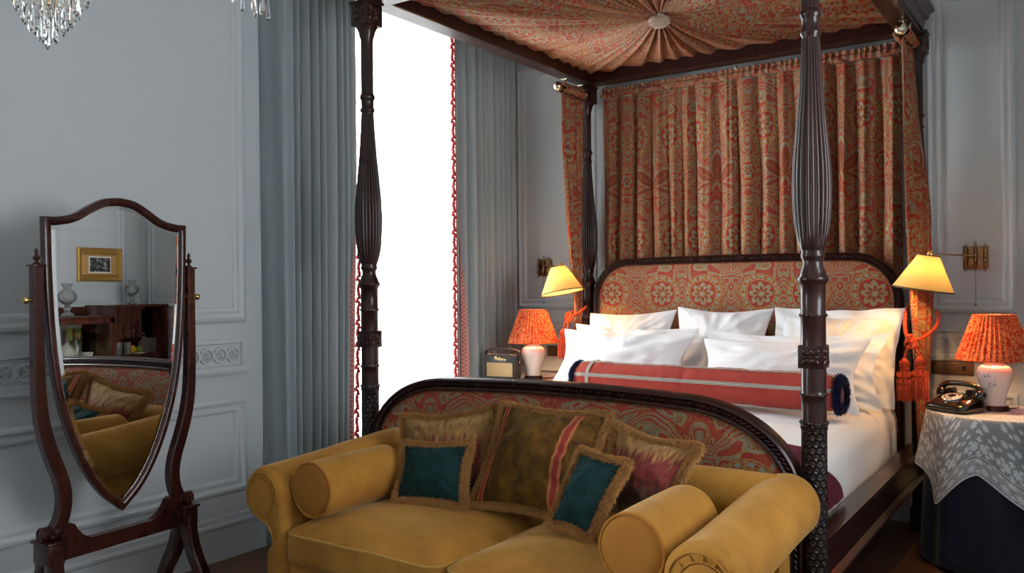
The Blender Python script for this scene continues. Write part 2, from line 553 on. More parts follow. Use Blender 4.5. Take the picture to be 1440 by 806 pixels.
def m_ikat(name):
    g = G(name); u, v, _ = g.sep(g.tc('UV'))
    j = (g.noise(g.comb(u * 330, 0.0, 1.0), 1.0, 1) - 0.5) * 0.11 + (g.noise(g.comb(u * 75, 0.0, 5.0), 1.0, 1) - 0.5) * 0.13
    st = g.noise(g.comb(u * 420, v * 12, 0.0), 1.0, 2)
    q = ((v + j) * 3.0).clamp()
    col = g.ramp(q, [(0.0, (0.030, 0.012, 0.008)), (0.12, (0.11, 0.075, 0.018)), (0.17, (0.20, 0.13, 0.035)), (0.22, (0.035, 0.012, 0.008)), (0.36, (0.060, 0.018, 0.010)), (0.44, (0.20, 0.018, 0.012)),
                     (0.60, (0.17, 0.016, 0.012)), (0.66, (0.36, 0.20, 0.05)), (0.74, (0.20, 0.085, 0.022)), (0.82, (0.42, 0.25, 0.07)), (0.92, (0.22, 0.10, 0.025)), (1.0, (0.30, 0.16, 0.04))])
    col = g.mix((st > 0.56) * 0.6, col, (0.050, 0.022, 0.010))
    return g.done(g.bsdf(col, 0.8, normal=g.bump(st, 0.25, 0.003), Sheen_Weight=0.1, Sheen_Tint=(0.6, 0.45, 0.25)))

def m_fringe(name, c0, c1):
    g = G(name); n = g.noise(g.tc('Object'), 160, 2); n2 = g.noise(g.tc('Object'), 20, 1)
    col = g.mix(n, c0, c1)
    return g.done(g.bsdf(g.mix(n2 * 0.4, col, c0), 0.7, Specular_IOR_Level=0.15))

def m_braid(name, c0, c1, k=38.0):
    g = G(name); u, v, _ = g.sep(g.tc('UV'))
    d = ((u * k + v * k).fract() - 0.5).abs() < 0.09
    e = ((u * k - v * k).fract() - 0.5).abs() < 0.09
    n = g.noise(g.comb(u * 300, v * 300, 0), 1, 1)
    return g.done(g.bsdf(g.mix(d.max(e), g.mix(n * 0.5, c0, tuple(x * .7 for x in c0)), c1), 0.8))

def m_ribbon(name):
    g = G(name); u, v, _ = g.sep(g.tc('UV'))   # v across 0..1
    mid = (v - 0.5).abs() < 0.24
    tw = (u * 900 + v * 20).sin() > 0
    col = g.mix(mid, g.mix(tw * 0.4, (0.40, 0.115, 0.025), (0.24, 0.085, 0.02)), g.mix(tw * 0.3, (0.24, 0.014, 0.008), (0.17, 0.008, 0.006)))
    return g.done(g.bsdf(col, 0.75))

def m_stripe_braid(name):
    g = G(name); u, v, _ = g.sep(g.tc('UV'))
    s = (v - 0.5).abs()
    tw = (u * 700).sin() > 0
    col = g.mix(s < 0.14, g.mix(s < 0.32, (0.50, 0.46, 0.38), (0.07, 0.06, 0.06)), (0.55, 0.50, 0.42))
    return g.done(g.bsdf(g.mix(tw * 0.35, col, (0.22, 0.17, 0.13)), 0.8))

def m_gilt(name):
    g = G(name); n = g.noise(g.tc('Object'), 70, 3)
    return g.done(g.bsdf(g.mix(n, (0.42, 0.22, 0.05), (0.62, 0.38, 0.11)), 0.38, 0.75, normal=g.bump(n, 0.5, 0.004)))

def m_photo(name):
    g = G(name); x, y, z = g.sep(g.tc('Object'))
    n = g.noise(g.tc('Object'), 26, 4, 0.65, 0.8)
    col = g.ramp(n, [(0.38, (0.006, 0.006, 0.006)), (0.52, (0.06, 0.06, 0.06)), (0.64, (0.45, 0.45, 0.44))])
    return g.done(g.bsdf(col, 0.4))

# ------------------------------------------------------------------ the palette
M = {}
WALL = (0.475, 0.512, 0.53)
M['wall'] = m_paint('blue_grey_paint', WALL)
M['ceiling'] = m_paint('white_ceiling_paint', (0.72, 0.72, 0.70))
M['white_paint'] = m_paint('white_joinery_paint', (0.75, 0.75, 0.73))
M['floor'] = m_floor()
M['mahogany'] = m_wood('dark_mahogany', (0.012, 0.0042, 0.0036), (0.036, 0.010, 0.0075), 0.30, 0.18)
M['mirror_wood'] = m_wood('red_mahogany', (0.016, 0.004, 0.003), (0.055, 0.012, 0.008), 0.28, 0.35)
M['cab_wood'] = m_wood('cabinet_mahogany', (0.022, 0.007, 0.005), (0.095, 0.025, 0.013), 0.25, 0.5)
M['carved'] = m_carved('scale_carved_mahogany', (0.006, 0.003, 0.003), (0.022, 0.011, 0.009))
M['paisley'] = m_paisley('red_paisley_damask')
M['gold_velvet'] = m_velvet('mustard_velvet', (0.46, 0.218, 0.036), (0.25, 0.102, 0.014), 0.30, 5.0, 0.35, (0.9, 0.68, 0.36))
M['gold_end'] = m_velvet('amber_velvet_end', (0.36, 0.145, 0.022), (0.29, 0.11, 0.016), 0.12, 9.0, 0.35, (0.8, 0.5, 0.2))
M['teal_velvet'] = m_velvet('teal_velvet', (0.007, 0.038, 0.037), (0.0015, 0.009, 0.010), 0.30, 20.0, 0.16, (0.15, 0.42, 0.42))
M['olive_velvet'] = m_velvet('crushed_olive_gold_velvet', (0.175, 0.082, 0.010), (0.028, 0.010, 0.003), 0.36, 20.0, 0.18, (0.6, 0.42, 0.12))
M['ikat'] = m_ikat('ikat_weave')
M['fringe'] = m_fringe('tan_brush_fringe', (0.22, 0.085, 0.022), (0.72, 0.40, 0.14))
M['navy_fringe'] = m_fringe('navy_brush_fringe', (0.006, 0.008, 0.03), (0.025, 0.03, 0.085))
M['red_tassel'] = m_fringe('crimson_tassel_yarn', (0.24, 0.018, 0.016), (0.42, 0.05, 0.04))
M['orange_tassel'] = m_fringe('brick_red_tassel_yarn', (0.34, 0.040, 0.018), (0.52, 0.085, 0.035))
M['red_velvet'] = m_velvet('coral_red_velvet', (0.44, 0.064, 0.044), (0.30, 0.036, 0.027), 0.18, 10.0, 0.4, (0.9, 0.5, 0.4))
M['curtain'] = m_cloth('blue_green_curtain_wool', (0.275, 0.318, 0.328), (0.255, 0.295, 0.305), 0.85, 1100, 0.08)
M['braid'] = m_braid('pink_red_lattice_braid', (0.46, 0.17, 0.15), (0.60, 0.36, 0.31))
M['hem_braid'] = m_braid('crimson_zigzag_braid', (0.30, 0.045, 0.04), (0.46, 0.22, 0.18), 30)
M['linen'] = m_cloth('white_cotton', (0.82, 0.82, 0.83), (0.80, 0.80, 0.82), 0.75, 1500, 0.5, 0.012)
M['sheet'] = m_cloth('white_cotton_sheet', (0.80, 0.79, 0.77), (0.78, 0.77, 0.75), 0.7, 1500, 0.35, 0.012)
M['throw'] = m_velvet('burgundy_velvet', (0.075, 0.008, 0.018), (0.05, 0.005, 0.012), 0.15, 9, 0.3, (0.4, 0.1, 0.15))
M['navy'] = m_cloth('midnight_blue_cloth', (0.006, 0.009, 0.024), (0.004, 0.006, 0.018), 0.8, 1000, 0.05)
M['lace'] = m_lace('white_cotton_lace')
M['brass'] = plain('polished_brass', (0.62, 0.42, 0.17), 0.22, 1.0)
M['pale_brass'] = plain('pale_satin_brass', (0.80, 0.72, 0.52), 0.25, 1.0)
M['bronze'] = plain('antique_bronze', (0.26, 0.155, 0.075), 0.36, 0.9)
M['plate_bronze'] = plain('dark_bronze_plate', (0.16, 0.092, 0.052), 0.42, 0.6)
M['black_plastic'] = plain('black_socket_plastic', (0.012, 0.011, 0.011), 0.4)
M['bakelite'] = plain('black_bakelite', (0.012, 0.009, 0.007), 0.16, Coat_Weight=0.6, Coat_Roughness=0.05)
M['leather'] = m_cloth('black_leathercloth', (0.022, 0.021, 0.021), (0.017, 0.017, 0.018), 0.45, 1600, 0.12)
M['grille'] = m_cloth('tan_speaker_cloth', (0.52, 0.36, 0.17), (0.46, 0.31, 0.14), 0.8, 1800, 0.2)
M['chrome'] = plain('bright_chrome', (0.75, 0.75, 0.75), 0.12, 1.0)
M['dial_card'] = plain('ivory_dial_card', (0.70, 0.66, 0.60), 0.4)
M['china'] = m_china('white_china_blue_sprig', 0.30)
M['china_r'] = m_china('white_china_pink_blue_sprig', 0.68)
M['plain_china'] = plain('cream_china', (0.78, 0.77, 0.72), 0.18, Coat_Weight=0.4)
M['shade'] = m_shade('pleated_red_block_print', True)
M['sconce_shade'] = m_shade('yellow_card_shade', False)
M['shade_lining'] = plain('pale_shade_trim', (0.75, 0.62, 0.5), 0.8)
M['shade_edge'] = plain('dark_gold_trim', (0.12, 0.075, 0.025), 0.7)
M['bulb'] = m_emit('warm_bulb', (1.0, 0.66, 0.36), 115.0)
M['sconce_bulb'] = m_emit('warm_sconce_bulb', (1.0, 0.56, 0.19), 360.0)
M['pane'] = m_pane('window_glass')
M['cab_pane'] = m_pane('cabinet_glass', (0.97, 0.98, 0.96))
M['crystal'] = m_glass('cut_crystal', (1, 1, 1), 0.0, 1.52)
def m_cut(name):
    g = G(name); gl = g.n('ShaderNodeBsdfGlass'); gl.inputs['Roughness'].default_value = 0.08; gl.inputs['IOR'].default_value = 1.5
    n = g.voro(g.tc('Object'), 90)
    g.link(g.bump(n, 0.6, 0.004), gl.inputs['Normal'])
    d = g.n('ShaderNodeBsdfTranslucent'); g.link((0.9, 0.92, 0.93), d.inputs[0])
    e = g.n('ShaderNodeBsdfDiffuse'); g.link((0.9, 0.92, 0.93), e.inputs[0])
    return g.done(g.mixsh(0.20, gl.outputs[0], g.mixsh(0.5, d.outputs[0], e.outputs[0])))
M['cut_glass'] = m_cut('cut_glass_facets')
M['green_glass'] = m_glass('pale_green_glass', (0.75, 0.88, 0.55), 0.0, 1.45)
M['sheer'] = m_sheer('white_sheer_voile')
M['mirror'] = plain('silvered_mirror', (0.86, 0.87, 0.87), 0.0, 1.0)
M['gilt'] = m_gilt('gilt_frame')
M['gilt_mat'] = plain('tan_slip', (0.45, 0.26, 0.09), 0.6)
M['paper'] = plain('white_print_margin', (0.75, 0.75, 0.73), 0.6)
M['photo'] = m_photo('dark_monochrome_print')
M['lemon'] = plain('lemon_peel', (0.75, 0.50, 0.02), 0.4)
M['lime'] = plain('lime_peel', (0.20, 0.38, 0.02), 0.4)
M['bar_lamp'] = m_emit('warm_bar_light', (1.0, 0.78, 0.5), 40.0)
M['rosette'] = m_cloth('beige_damask', (0.42, 0.32, 0.23), (0.30, 0.17, 0.11), 0.8, 700, 0.3)
M['rug'] = m_cloth('slate_blue_wool', (0.075, 0.095, 0.115), (0.05, 0.065, 0.085), 0.95, 700, 0.3)
M['candle'] = plain('ivory_candle', (0.75, 0.70, 0.58), 0.5)
M['ribbon'] = m_ribbon('red_orange_grosgrain')
M['stripe'] = m_stripe_braid('white_black_stripe_braid')
M['gold_cord'] = m_fringe('gold_cord', (0.32, 0.17, 0.035), (0.55, 0.33, 0.09))
# ================================================================== THE ROOM
WX, WY, XR, YF, ZC = -1.685, 2.14, 2.5, -4.6, 3.4
TH = 0.34
def st(mb, name, mat, **kw): return mb.build(name, mat, kind='structure', **kw)

def wall_boxes(rects, m3box):
    mb = MB()
    for a0, a1, z0, z1 in rects:
        c, d = m3box(a0, a1, z0, z1)
        mb.box(c, d)
    return mb
W1 = (0.10, 1.98, 0.36, 3.06)           # window beside the bed: y0 y1 z0 z1
W2 = (-1.05, -0.05, 1.10, 2.50)          # unseen window added opposite the cheval mirror for soft fill, placed by its shadow
def with_hole(a0, a1, w):
    return [(a0, w[0], 0, ZC), (w[1], a1, 0, ZC), (w[0], w[1], 0, w[2]), (w[0], w[1], w[3], ZC)]
W4 = (-4.25, -2.25, 0.36, 3.06)         # its twin further along the same wall
st(wall_boxes([(YF - TH, W4[0], 0, ZC), (W4[1], W1[0], 0, ZC), (W1[1], WY + TH, 0, ZC)] + [(w_[0], w_[1], 0, w_[2]) for w_ in (W1, W4)] + [(w_[0], w_[1], w_[3], ZC) for w_ in (W1, W4)], lambda a, b, z0, z1: ((WX - TH / 2, (a + b) / 2, (z0 + z1) / 2), (TH, b - a, z1 - z0))), 'wall_left', M['wall'], smooth=False)
st(wall_boxes(with_hole(YF - TH, WY + TH, W2), lambda a, b, z0, z1: ((XR + TH / 2, (a + b) / 2, (z0 + z1) / 2), (TH, b - a, z1 - z0))), 'wall_right', M['wall'], smooth=False)
st(wall_boxes([(WX, XR, 0, ZC)], lambda a, b, z0, z1: (((a + b) / 2, WY + TH / 2, (z0 + z1) / 2), (b - a, TH, z1 - z0))), 'wall_back', M['wall'], smooth=False)
st(wall_boxes([(WX, XR, 0, ZC)], lambda a, b, z0, z1: (((a + b) / 2, YF - TH / 2, (z0 + z1) / 2), (b - a, TH, z1 - z0))), 'wall_front', M['wall'], smooth=False)
st(MB().box(((WX + XR) / 2, (WY + YF) / 2, -0.05), (XR - WX + 2 * TH, WY - YF + 2 * TH, 0.1)), 'floor', M['floor'], smooth=False)
st(MB().box(((WX + XR) / 2, (WY + YF) / 2, ZC + 0.05), (XR - WX + 2 * TH, WY - YF + 2 * TH, 0.1)), 'ceiling', M['ceiling'], smooth=False)

mL = lambda y, z, h: (WX + h, y, z)
mB = lambda x, z, h: (x, WY - h, z)
mR = lambda y, z, h: (XR - h, y, z)
PROF = [(0, 0), (0.0, 0.012), (0.010, 0.022), (0.022, 0.024), (0.030, 0.014), (0.040, 0.011), (0.050, 0.016), (0.060, 0.014), (0.068, 0.006), (0.072, 0)]
def panel(mb, m3, a0, a1, z0, z1, prof=PROF):
    mb.sweep([(a0, z0), (a1, z0), (a1, z1), (a0, z1)], prof, m3, closed=True)
def straight(mb, m3, a0, a1, z, prof):
    mb.sweep([(a0, z), (a1, z)], prof, m3)
SKIRT = [(0, 0), (0, 0.020), (0.150, 0.020), (0.156, 0.026), (0.168, 0.026), (0.176, 0.014), (0.196, 0.011), (0.204, 0.0)]
CORN = [(0, 0), (0.0, 0.020), (0.03, 0.024), (0.045, 0.05), (0.08, 0.09), (0.12, 0.12), (0.13, 0.15), (0.16, 0.15), (0.16, 0)]
def frieze(mb, m3, a0, a1, first=None):
    """carved plaque: a run of linked rings, each round an eight-petal rosette"""
    pr = [(0, 0), (0, 0.010), (0.010, 0.014), (0.018, 0.006), (0.020, 0.0)]
    mb.sweep([(a0, 0.885), (a1, 0.885), (a1, 1.040), (a0, 1.040)], [(0, 0), (0, 0.014), (0.022, 0.014), (0.026, 0.004), (0.026, 0)], m3, closed=True)
    mb.sweep([(a0, 0.868), (a1, 0.868)], [(0, 0), (0, 0.018), (0.010, 0.022), (0.018, 0.010), (0.018, 0)], m3)
    n = int((a1 - a0 - 0.06) / 0.073)
    for k in range(n):
        c = (a1 - 0.068 - k * 0.073) if first is None else (first + k * 0.073)
        zc = 0.962
        ring = []
        for (r0, r1, h) in ((0.027, 0.040, 0.010),):
            N = 20
            prof = [(0, 0), (0.002, h), (r1 - r0 - 0.002, h), (r1 - r0, 0)]
            path = [(c + r1 * math.cos(TAU * i / N), zc + r1 * math.sin(TAU * i / N)) for i in range(N)]
            mb.sweep(path, prof, m3, closed=True)
        for q in range(8):
            a = TAU * q / 8 + 0.2
            vs = []
            for (r, w, h) in ((0.004, 0.0015, 0.006), (0.014, 0.0052, 0.008), (0.022, 0.0045, 0.006), (0.025, 0.0, 0.002)):
                for sgn in (-1, 1):
                    x = c + r * math.cos(a) - sgn * w * math.sin(a); z = zc + r * math.sin(a) + sgn * w * math.cos(a)
                    vs.append(m3(x, z, 0.001))
                vs.append(m3(c + r * math.cos(a), zc + r * math.sin(a), h))
            fs = []
            for j in range(3):
                b = j * 3; d = b + 3
                fs += [(b, b + 2, d + 2, d), (b + 2, b + 1, d + 1, d + 2)]
            mb.add(vs, fs)

tl = MB(); fl_ = MB(); bl = MB()
for a0, a1 in ((-1.92, -0.130),):
    panel(tl, mL, a0, a1, 1.118, 2.80); panel(tl, mL, a0, a1, 0.303, 0.756)
    frieze(fl_, mL, a0 + 0.003, a1 - 0.004)
straight(bl, mL, YF, W1[0] - 0.02, 0, SKIRT)
st(tl, 'trim_1', M['wall']); st(fl_, 'trim_2', M['wall']); st(bl, 'baseboard_left', M['wall'])
tb = MB(); fb = MB(); bb = MB()
for a0, a1 in ((-1.612, -0.985), (1.005, 1.405), (1.50, 2.38)):
    panel(tb, mB, a0, a1, 1.115, 2.80); panel(tb, mB, a0, a1, 0.303, 0.715)
    frieze(fb, mB, a0 + 0.003, a1 - 0.004, first=a0 + 0.066)
straight(bb, mB, WX, XR, 0, SKIRT)
st(tb, 'trim_3', M['wall']); st(fb, 'trim_4', M['wall']); st(bb, 'baseboard_back', M['wall'])
tr = MB(); br_ = MB()
for a0, a1 in ((0.55, 1.985), (-4.4, -1.95)):
    panel(tr, mR, a0, a1, 1.118, 2.80); panel(tr, mR, a0, a1, 0.303, 0.756)
straight(br_, mR, YF, WY, 0, SKIRT)
st(tr, 'trim_5', M['wall']); st(br_, 'baseboard_right', M['wall'])
co = MB()
co.sweep([(WX, YF), (XR, YF), (XR, WY), (WX, WY)], [(0.0, ZC - 0.16), (0.02, ZC - 0.16), (0.03, ZC - 0.12), (0.07, ZC - 0.06), (0.13, ZC - 0.03), (0.15, ZC)], lambda x, y, h: (x, y, h), closed=True)
st(co, 'trim_6', M['ceiling'])

def sash_window(name, w, m3, depth):
    """six-over-six sash: m3(a, z, d) with d = metres out from the room face"""
    a0, a1, z0, z1 = w
    root = thing(name, None, None, m3((a0 + a1) / 2, z0, depth)); root['kind'] = 'structure'
    f = MB()
    def bar(p0, p1, q0, q1, d0, d1):
        f.prism([(p0, q0), (p1, q0), (p1, q1), (p0, q1)], d0, d1, m3)
    t = 0.06
    bar(a0, a0 + t, z0, z1, depth - 0.05, depth + 0.05); bar(a1 - t, a1, z0, z1, depth - 0.05, depth + 0.05)
    bar(a0, a1, z0, z0 + t, depth - 0.05, depth + 0.05); bar(a0, a1, z1 - t, z1, depth - 0.05, depth + 0.05)
    zm = (z0 + z1) / 2; bar(a0, a1, zm - 0.025, zm + 0.025, depth - 0.03, depth + 0.03)
    for k in (1, 2, 3):
        a = lerp(a0, a1, k / 4); bar(a - 0.011, a + 0.011, z0, z1, depth - 0.015, depth + 0.015)
    for q in (0.25, 0.75):
        z = lerp(z0, z1, q); bar(a0, a1, z - 0.011, z + 0.011, depth - 0.015, depth + 0.015)
    f.build('window_frame', M['white_paint'], root, smooth=False)
    p = MB(); p.prism([(a0, z0), (a1, z0), (a1, z1), (a0, z1)], depth - 0.003, depth + 0.003, m3)
    p.build('window_glass', M['pane'], root, smooth=False)
    s = MB(); s.prism([(a0 - 0.0, z0 - 0.03), (a1 + 0.0, z0 - 0.03), (a1 + 0.0, z0), (a0 - 0.0, z0)], -0.02, depth, m3)
    s.build('window_sill', M['white_paint'], root, smooth=False)
    return root
sash_window('window_1', W1, lambda a, z, d: (WX - d, a, z), 0.22)
sash_window('window_3', W4, lambda a, z, d: (WX - d, a, z), 0.22)
sash_window('fill_window_2', W2, lambda a, z, d: (XR + d, a, z), 0.22)
# ================================================================== FOUR-POSTER BED
BL = 2.005
bed = thing('four_poster_bed', 'tall dark carved four poster bed with red paisley headboard and draped tester', 'bed', (0, 1.0, 0))
POSTS = [(-0.975, 0.0), (0.975, 0.0), (-0.975, BL), (0.975, BL)]
NF = 22
def post_flute(a, z):
    if 1.395 < z < 2.38:
        k = min(1, (z - 1.395) / 0.05, (2.38 - z) / 0.05)
        return 1 - 0.085 * k * (1 - abs(math.sin(NF * a / 2)) ** 0.7)
    return 1.0
UP = [(0.0386, 1.076), (0.0386, 1.168), (0.0415, 1.172), (0.0415, 1.180), (0.0386, 1.184), (0.0386, 1.272), (0.043, 1.278), (0.0485, 1.288), (0.0485, 1.296), (0.043, 1.302), (0.040, 1.312),
      (0.0345, 1.326), (0.0305, 1.342), (0.0315, 1.352), (0.0365, 1.360), (0.0375, 1.368), (0.0345, 1.376), (0.0375, 1.386)]
BULB = [(0.0375, 1.384), (0.043, 1.40), (0.0515, 1.44), (0.0575, 1.49), (0.0610, 1.55), (0.0612, 1.60), (0.0585, 1.66), (0.0535, 1.72), (0.0470, 1.79), (0.0405, 1.86), (0.0352, 1.93), (0.0310, 2.00), (0.0285, 2.058)]
COLLAR = [(0.0275, 2.054), (0.0270, 2.064), (0.0325, 2.070), (0.0325, 2.080), (0.0275, 2.086), (0.0275, 2.120), (0.0330, 2.126), (0.0340, 2.134), (0.0330, 2.142), (0.0265, 2.152)]
TOPS = [(0.0275, 2.150), (0.0275, 2.37), (0.028, 2.395), (0.034, 2.41), (0.036, 2.425), (0.046, 2.445), (0.050, 2.452)]
def dense(p, st_=0.02):
    out = [p[0]]
    for (r0, z0), (r1, z1) in zip(p, p[1:]):
        n = max(1, int(abs(z1 - z0) / st_))
        for k in range(1, n + 1): out.append((lerp(r0, r1, k / n), lerp(z0, z1, k / n)))
    return out
def smooth_prof(p, n=6): return [(q.x, q.y) for q in smooth_pts([(r, z) for r, z in p], n)]
def carved_block(mb, c, s, h, sides=True):
    """square block with a four-leaf rosette on every face"""
    mb.box(c, (s, s, h), 0.003)
    for k in range(4):
        a = k * PI / 2
        for q in range(8):
            t = q * PI / 4 + PI / 4
            L, w = (s * 0.50, s * 0.13) if q % 2 == 0 else (s * 0.36, s * 0.085)
            Mx = Matrix.Translation(c) @ rotz(a) @ Matrix.Translation((s / 2, 0, 0)) @ Matrix.Rotation(t, 4, 'X') @ Matrix.Translation((0, L * 0.52, 0))
            mb.sphere((0, 0, 0), (0.006, L * 0.42, w), 8, 6, M=Mx)
        mb.sphere((0, 0, 0), (0.008, s * 0.09, s * 0.09), 8, 6, M=Matrix.Translation(c) @ rotz(a) @ Matrix.Translation((s / 2, 0, 0)))
for (px, py) in POSTS:
    mb = MB()
    mb.lathe(dense([(0.0386, 0.826), (0.0386, 0.915)]) + [(0.0415, 0.918), (0.0415, 0.926), (0.0386, 0.930)] + dense([(0.0386, 0.935), (0.0386, 1.012)]), 40, (px, py, 0))
    mb.lathe(UP, 40, (px, py, 0), cap=True)
    mb.lathe(smooth_prof(BULB, 5), NF * 8, (px, py, 0), fl=post_flute)
    mb.lathe(COLLAR, 40, (px, py, 0))
    mb.lathe(dense(TOPS, 0.06), NF * 8, (px, py, 0), fl=post_flute)
    p = mb.build('bed_post', M['mahogany'], bed, angle=60)
    lo = MB()
    lo.lathe(dense([(0.0395, 0.12), (0.0395, 0.81)], 0.05) + [(0.042, 0.815), (0.042, 0.826), (0.0386, 0.83)], 40, (px, py, 0))
    for k in range(26):
        a = TAU * k / 26
        lo.sphere((px + 0.041 * math.cos(a), py + 0.041 * math.sin(a), 0.834), 0.0052, 6, 4)
        lo.sphere((px + 0.040 * math.cos(a), py + 0.040 * math.sin(a), 0.924), 0.0044, 6, 4)
        lo.sphere((px + 0.040 * math.cos(a), py + 0.040 * math.sin(a), 1.176), 0.0044, 6, 4)
    lo.box((px, py, 0.06), (0.092, 0.092, 0.12), 0.006)
    lo.build('carved_shaft', M['carved'], p)
    b = MB(); carved_block(b, Vector((px, py, 1.0445)), 0.078, 0.074); b.build('carved_block', M['mahogany'], p)
    c = MB(); carved_block(c, Vector((px, py, 2.506)), 0.100, 0.108); c.box((px, py, 2.555), (0.112, 0.112, 0.012), 0.003)
    c.build('capital', M['mahogany'], p)

def arch_path(hw, z0, ztop, cx, cz, rx, rz, rise, n=26):
    """outline from the lower right, over the top, to the lower left (left normal points inwards)"""
    pts = [(hw, z0)]
    for i in range(n + 1):
        a = (PI / 2) * i / n
        pts.append((cx + rx * math.cos(a), cz + rz * math.sin(a)))
    m = 16
    for i in range(1, m):
        t = i / m; x = lerp(cx, -cx, t)
        pts.append((x, cz + rz + rise * (1 - (x / cx) ** 2)))
    for i in range(n + 1):
        a = PI / 2 + (PI / 2) * i / n
        pts.append((-cx + rx * math.cos(a), cz + rz * math.sin(a)))
    pts.append((-hw, z0))
    return pts
def end_board(kind, hw, z0, ztop, cx, cz, rx, rz, rise, y, face, band, thick):
    """carved frame + padded fabric panel; face = -1 looks to the sofa, +1 to the pillows"""
    path = arch_path(hw, z0, ztop, cx, cz, rx, rz, rise)
    m3 = lambda x, z, h: (x, y - h, z)
    T = thick / 2
    prof = [(0, -T), (0.0, T * 0.55), (0.004, T), (0.012, T + 0.006), (0.020, T - 0.002), (0.024, T - 0.006), (band - 0.020, T - 0.006), (band - 0.016, T), (band - 0.009, T + 0.004), (band, T - 0.004), (band, -T + 0.004), (band - 0.009, -T - 0.004), (0.012, -T - 0.006), (0, -T)]
    fr = MB(); fr.sweep(path, prof, m3)
    f = fr.build(kind + '_frame', M['mahogany'], bed, angle=50)
    # running leaf carving along both faces
    cv = MB()
    P = [Vector(p) for p in path]
    L = 0; step = 0.0195; nxt = 0.01; i = 1; pos = []
    while i < len(P):
        d = (P[i] - P[i - 1]).length
        while nxt <= L + d:
            t = (nxt - L) / d; q = P[i - 1].lerp(P[i], t); dr = (P[i] - P[i - 1]).normalized(); pos.append((q, dr)); nxt += step
        L += d; i += 1
    for sgn in (1, -1):
        cv = MB()
        for q, dr in pos:
            nn = Vector((-dr.y, dr.x)); c = q + nn * (band * 0.5)
            ang = math.atan2(dr.y, dr.x)
            hh = y - sgn * (T - 0.004)
            Mx = Matrix.Translation((c.x, hh, c.y)) @ Matrix.Rotation(-ang - 0.62, 4, 'Y')
            cv.sphere((0, 0, 0), (0.0145, 0.0095, 0.0062), 8, 6, M=Mx)
        cv.build('leaf_carving', M['mahogany'], f)
    # upholstered panel
    ins = []
    for k in range(len(P)):
        d0 = (P[k] - P[k - 1]) if k > 0 else P[1] - P[0]; d1 = (P[k + 1] - P[k]) if k < len(P) - 1 else P[k] - P[k - 1]
        d0.normalize(); d1.normalize(); n0 = Vector((-d0.y, d0.x)); n1 = Vector((-d1.y, d1.x)); b = (n0 + n1) / max(0.3, 1 + n0.dot(n1))
        ins.append(P[k] + b * (band - 0.006))
    xs = [p.x for p in ins]; 
    pn = MB(); N = len(ins)
    def top_at(x):
        best = z0
        for a, b in zip(ins, ins[1:]):
            if min(a.x, b.x) - 1e-9 <= x <= max(a.x, b.x) + 1e-9 and abs(a.x - b.x) > 1e-9:
                best = max(best, lerp(a.y, b.y, (x - a.x) / (b.x - a.x)))
        return best
    xm = max(xs)
    for sgn in (1, -1):
        def fn(s, t):
            x = (s * 2 - 1); x = math.copysign(1 - (1 - abs(x)) ** 1.5, x) * (xm - 1e-4); zt = top_at(x); z = lerp(z0, zt, t)
            e = min(1, (xm - abs(x)) / 0.05, (zt - z) / 0.05)
            e = max(0, e); puff = 0.012 * math.sin(e * PI / 2)
            return (x, y - sgn * (T - 0.014 + puff), z)
        pn.grid(fn, 64, 24, uvf=lambda s, t: ((math.copysign(1 - (1 - abs(s * 2 - 1)) ** 1.5, s * 2 - 1)) * xm + 3.0, lerp(z0, top_at(math.copysign(1 - (1 - abs(s * 2 - 1)) ** 1.5, s * 2 - 1) * (xm - 1e-4)), t) + 0.42))
    pn.build(kind + '_panel', M['paisley'], bed)
    for sgn in (1, -1):
        pp = MB(); pp.tube([(p.x * 0.995, y - sgn * (T - 0.008), p.y - 0.004) for p in ins], 0.0055, 6)
        pp.build('panel_piping', M['gold_cord'] if kind == 'x' else M['paisley'], f)
end_board('footboard', 0.948, 0.20, 0.9, 0.525, 0.585, 0.423, 0.310, 0.014, 0.0, -1, 0.054, 0.056)
end_board('headboard', 0.908, 0.40, 1.44, 0.655, 1.188, 0.253, 0.252, 0.006, 1.968, -1, 0.047, 0.056)

# side rails with a bead moulding, and the end rail
for sx in (-1, 1):
    r = MB(); m3 = lambda y, z, h, sx=sx: (sx * (0.945 + h), y, z)
    prof = [(0, 0), (0, 0.03), (0.012, 0.055), (0.022, 0.055), (0.030, 0.045), (0.036, 0.034), (0.15, 0.034), (0.156, 0.044), (0.165, 0.058), (0.180, 0.058), (0.180, 0.0), (0.165, -0.03), (0, -0.03), (0, 0)]
    r.sweep([(0.035, 0.270), (BL - 0.03, 0.270)], prof, m3)
    r.build('side_rail', M['mahogany'], bed, angle=30)
sl = MB()
for k in range(9): sl.box((0, 0.2 + k * 0.2, 0.305), (1.84, 0.08, 0.03), 0.003)
sl.build('slats', M['mahogany'], bed, smooth=False)

# tester frame: four deep rails with crown moulding
RZ0, RZ1 = 2.557, 2.70
def rail(x0, y0, x1, y1, sgn):
    r = MB()
    d = Vector((x1 - x0, y1 - y0)).normalized(); 
    m3 = lambda a, b, h: (a, b, h)
    # section: outside of the frame is to the right of the path
    prof = [(0.105, RZ0 + 0.004), (0.105, RZ0 + 0.07), (0.06, RZ1), (-0.055, RZ1), (-0.055, RZ1 - 0.02), (-0.046, RZ1 - 0.028), (-0.035, RZ1 - 0.035), (-0.03, RZ1 - 0.06), (-0.018, RZ1 - 0.072), (-0.010, RZ0 + 0.045), (-0.010, RZ0 + 0.02), (0.0, RZ0 + 0.016), (0.002, RZ0), (0.098, RZ0), (0.105, RZ0 + 0.004)]
    return r, prof
XO, Y0_, Y1_ = 0.995, -0.02, BL + 0.02
corners = [(-XO, Y0_), (XO, Y0_), (XO, Y1_), (-XO, Y1_)]
_, prof = rail(0, 0, 1, 0, 1)
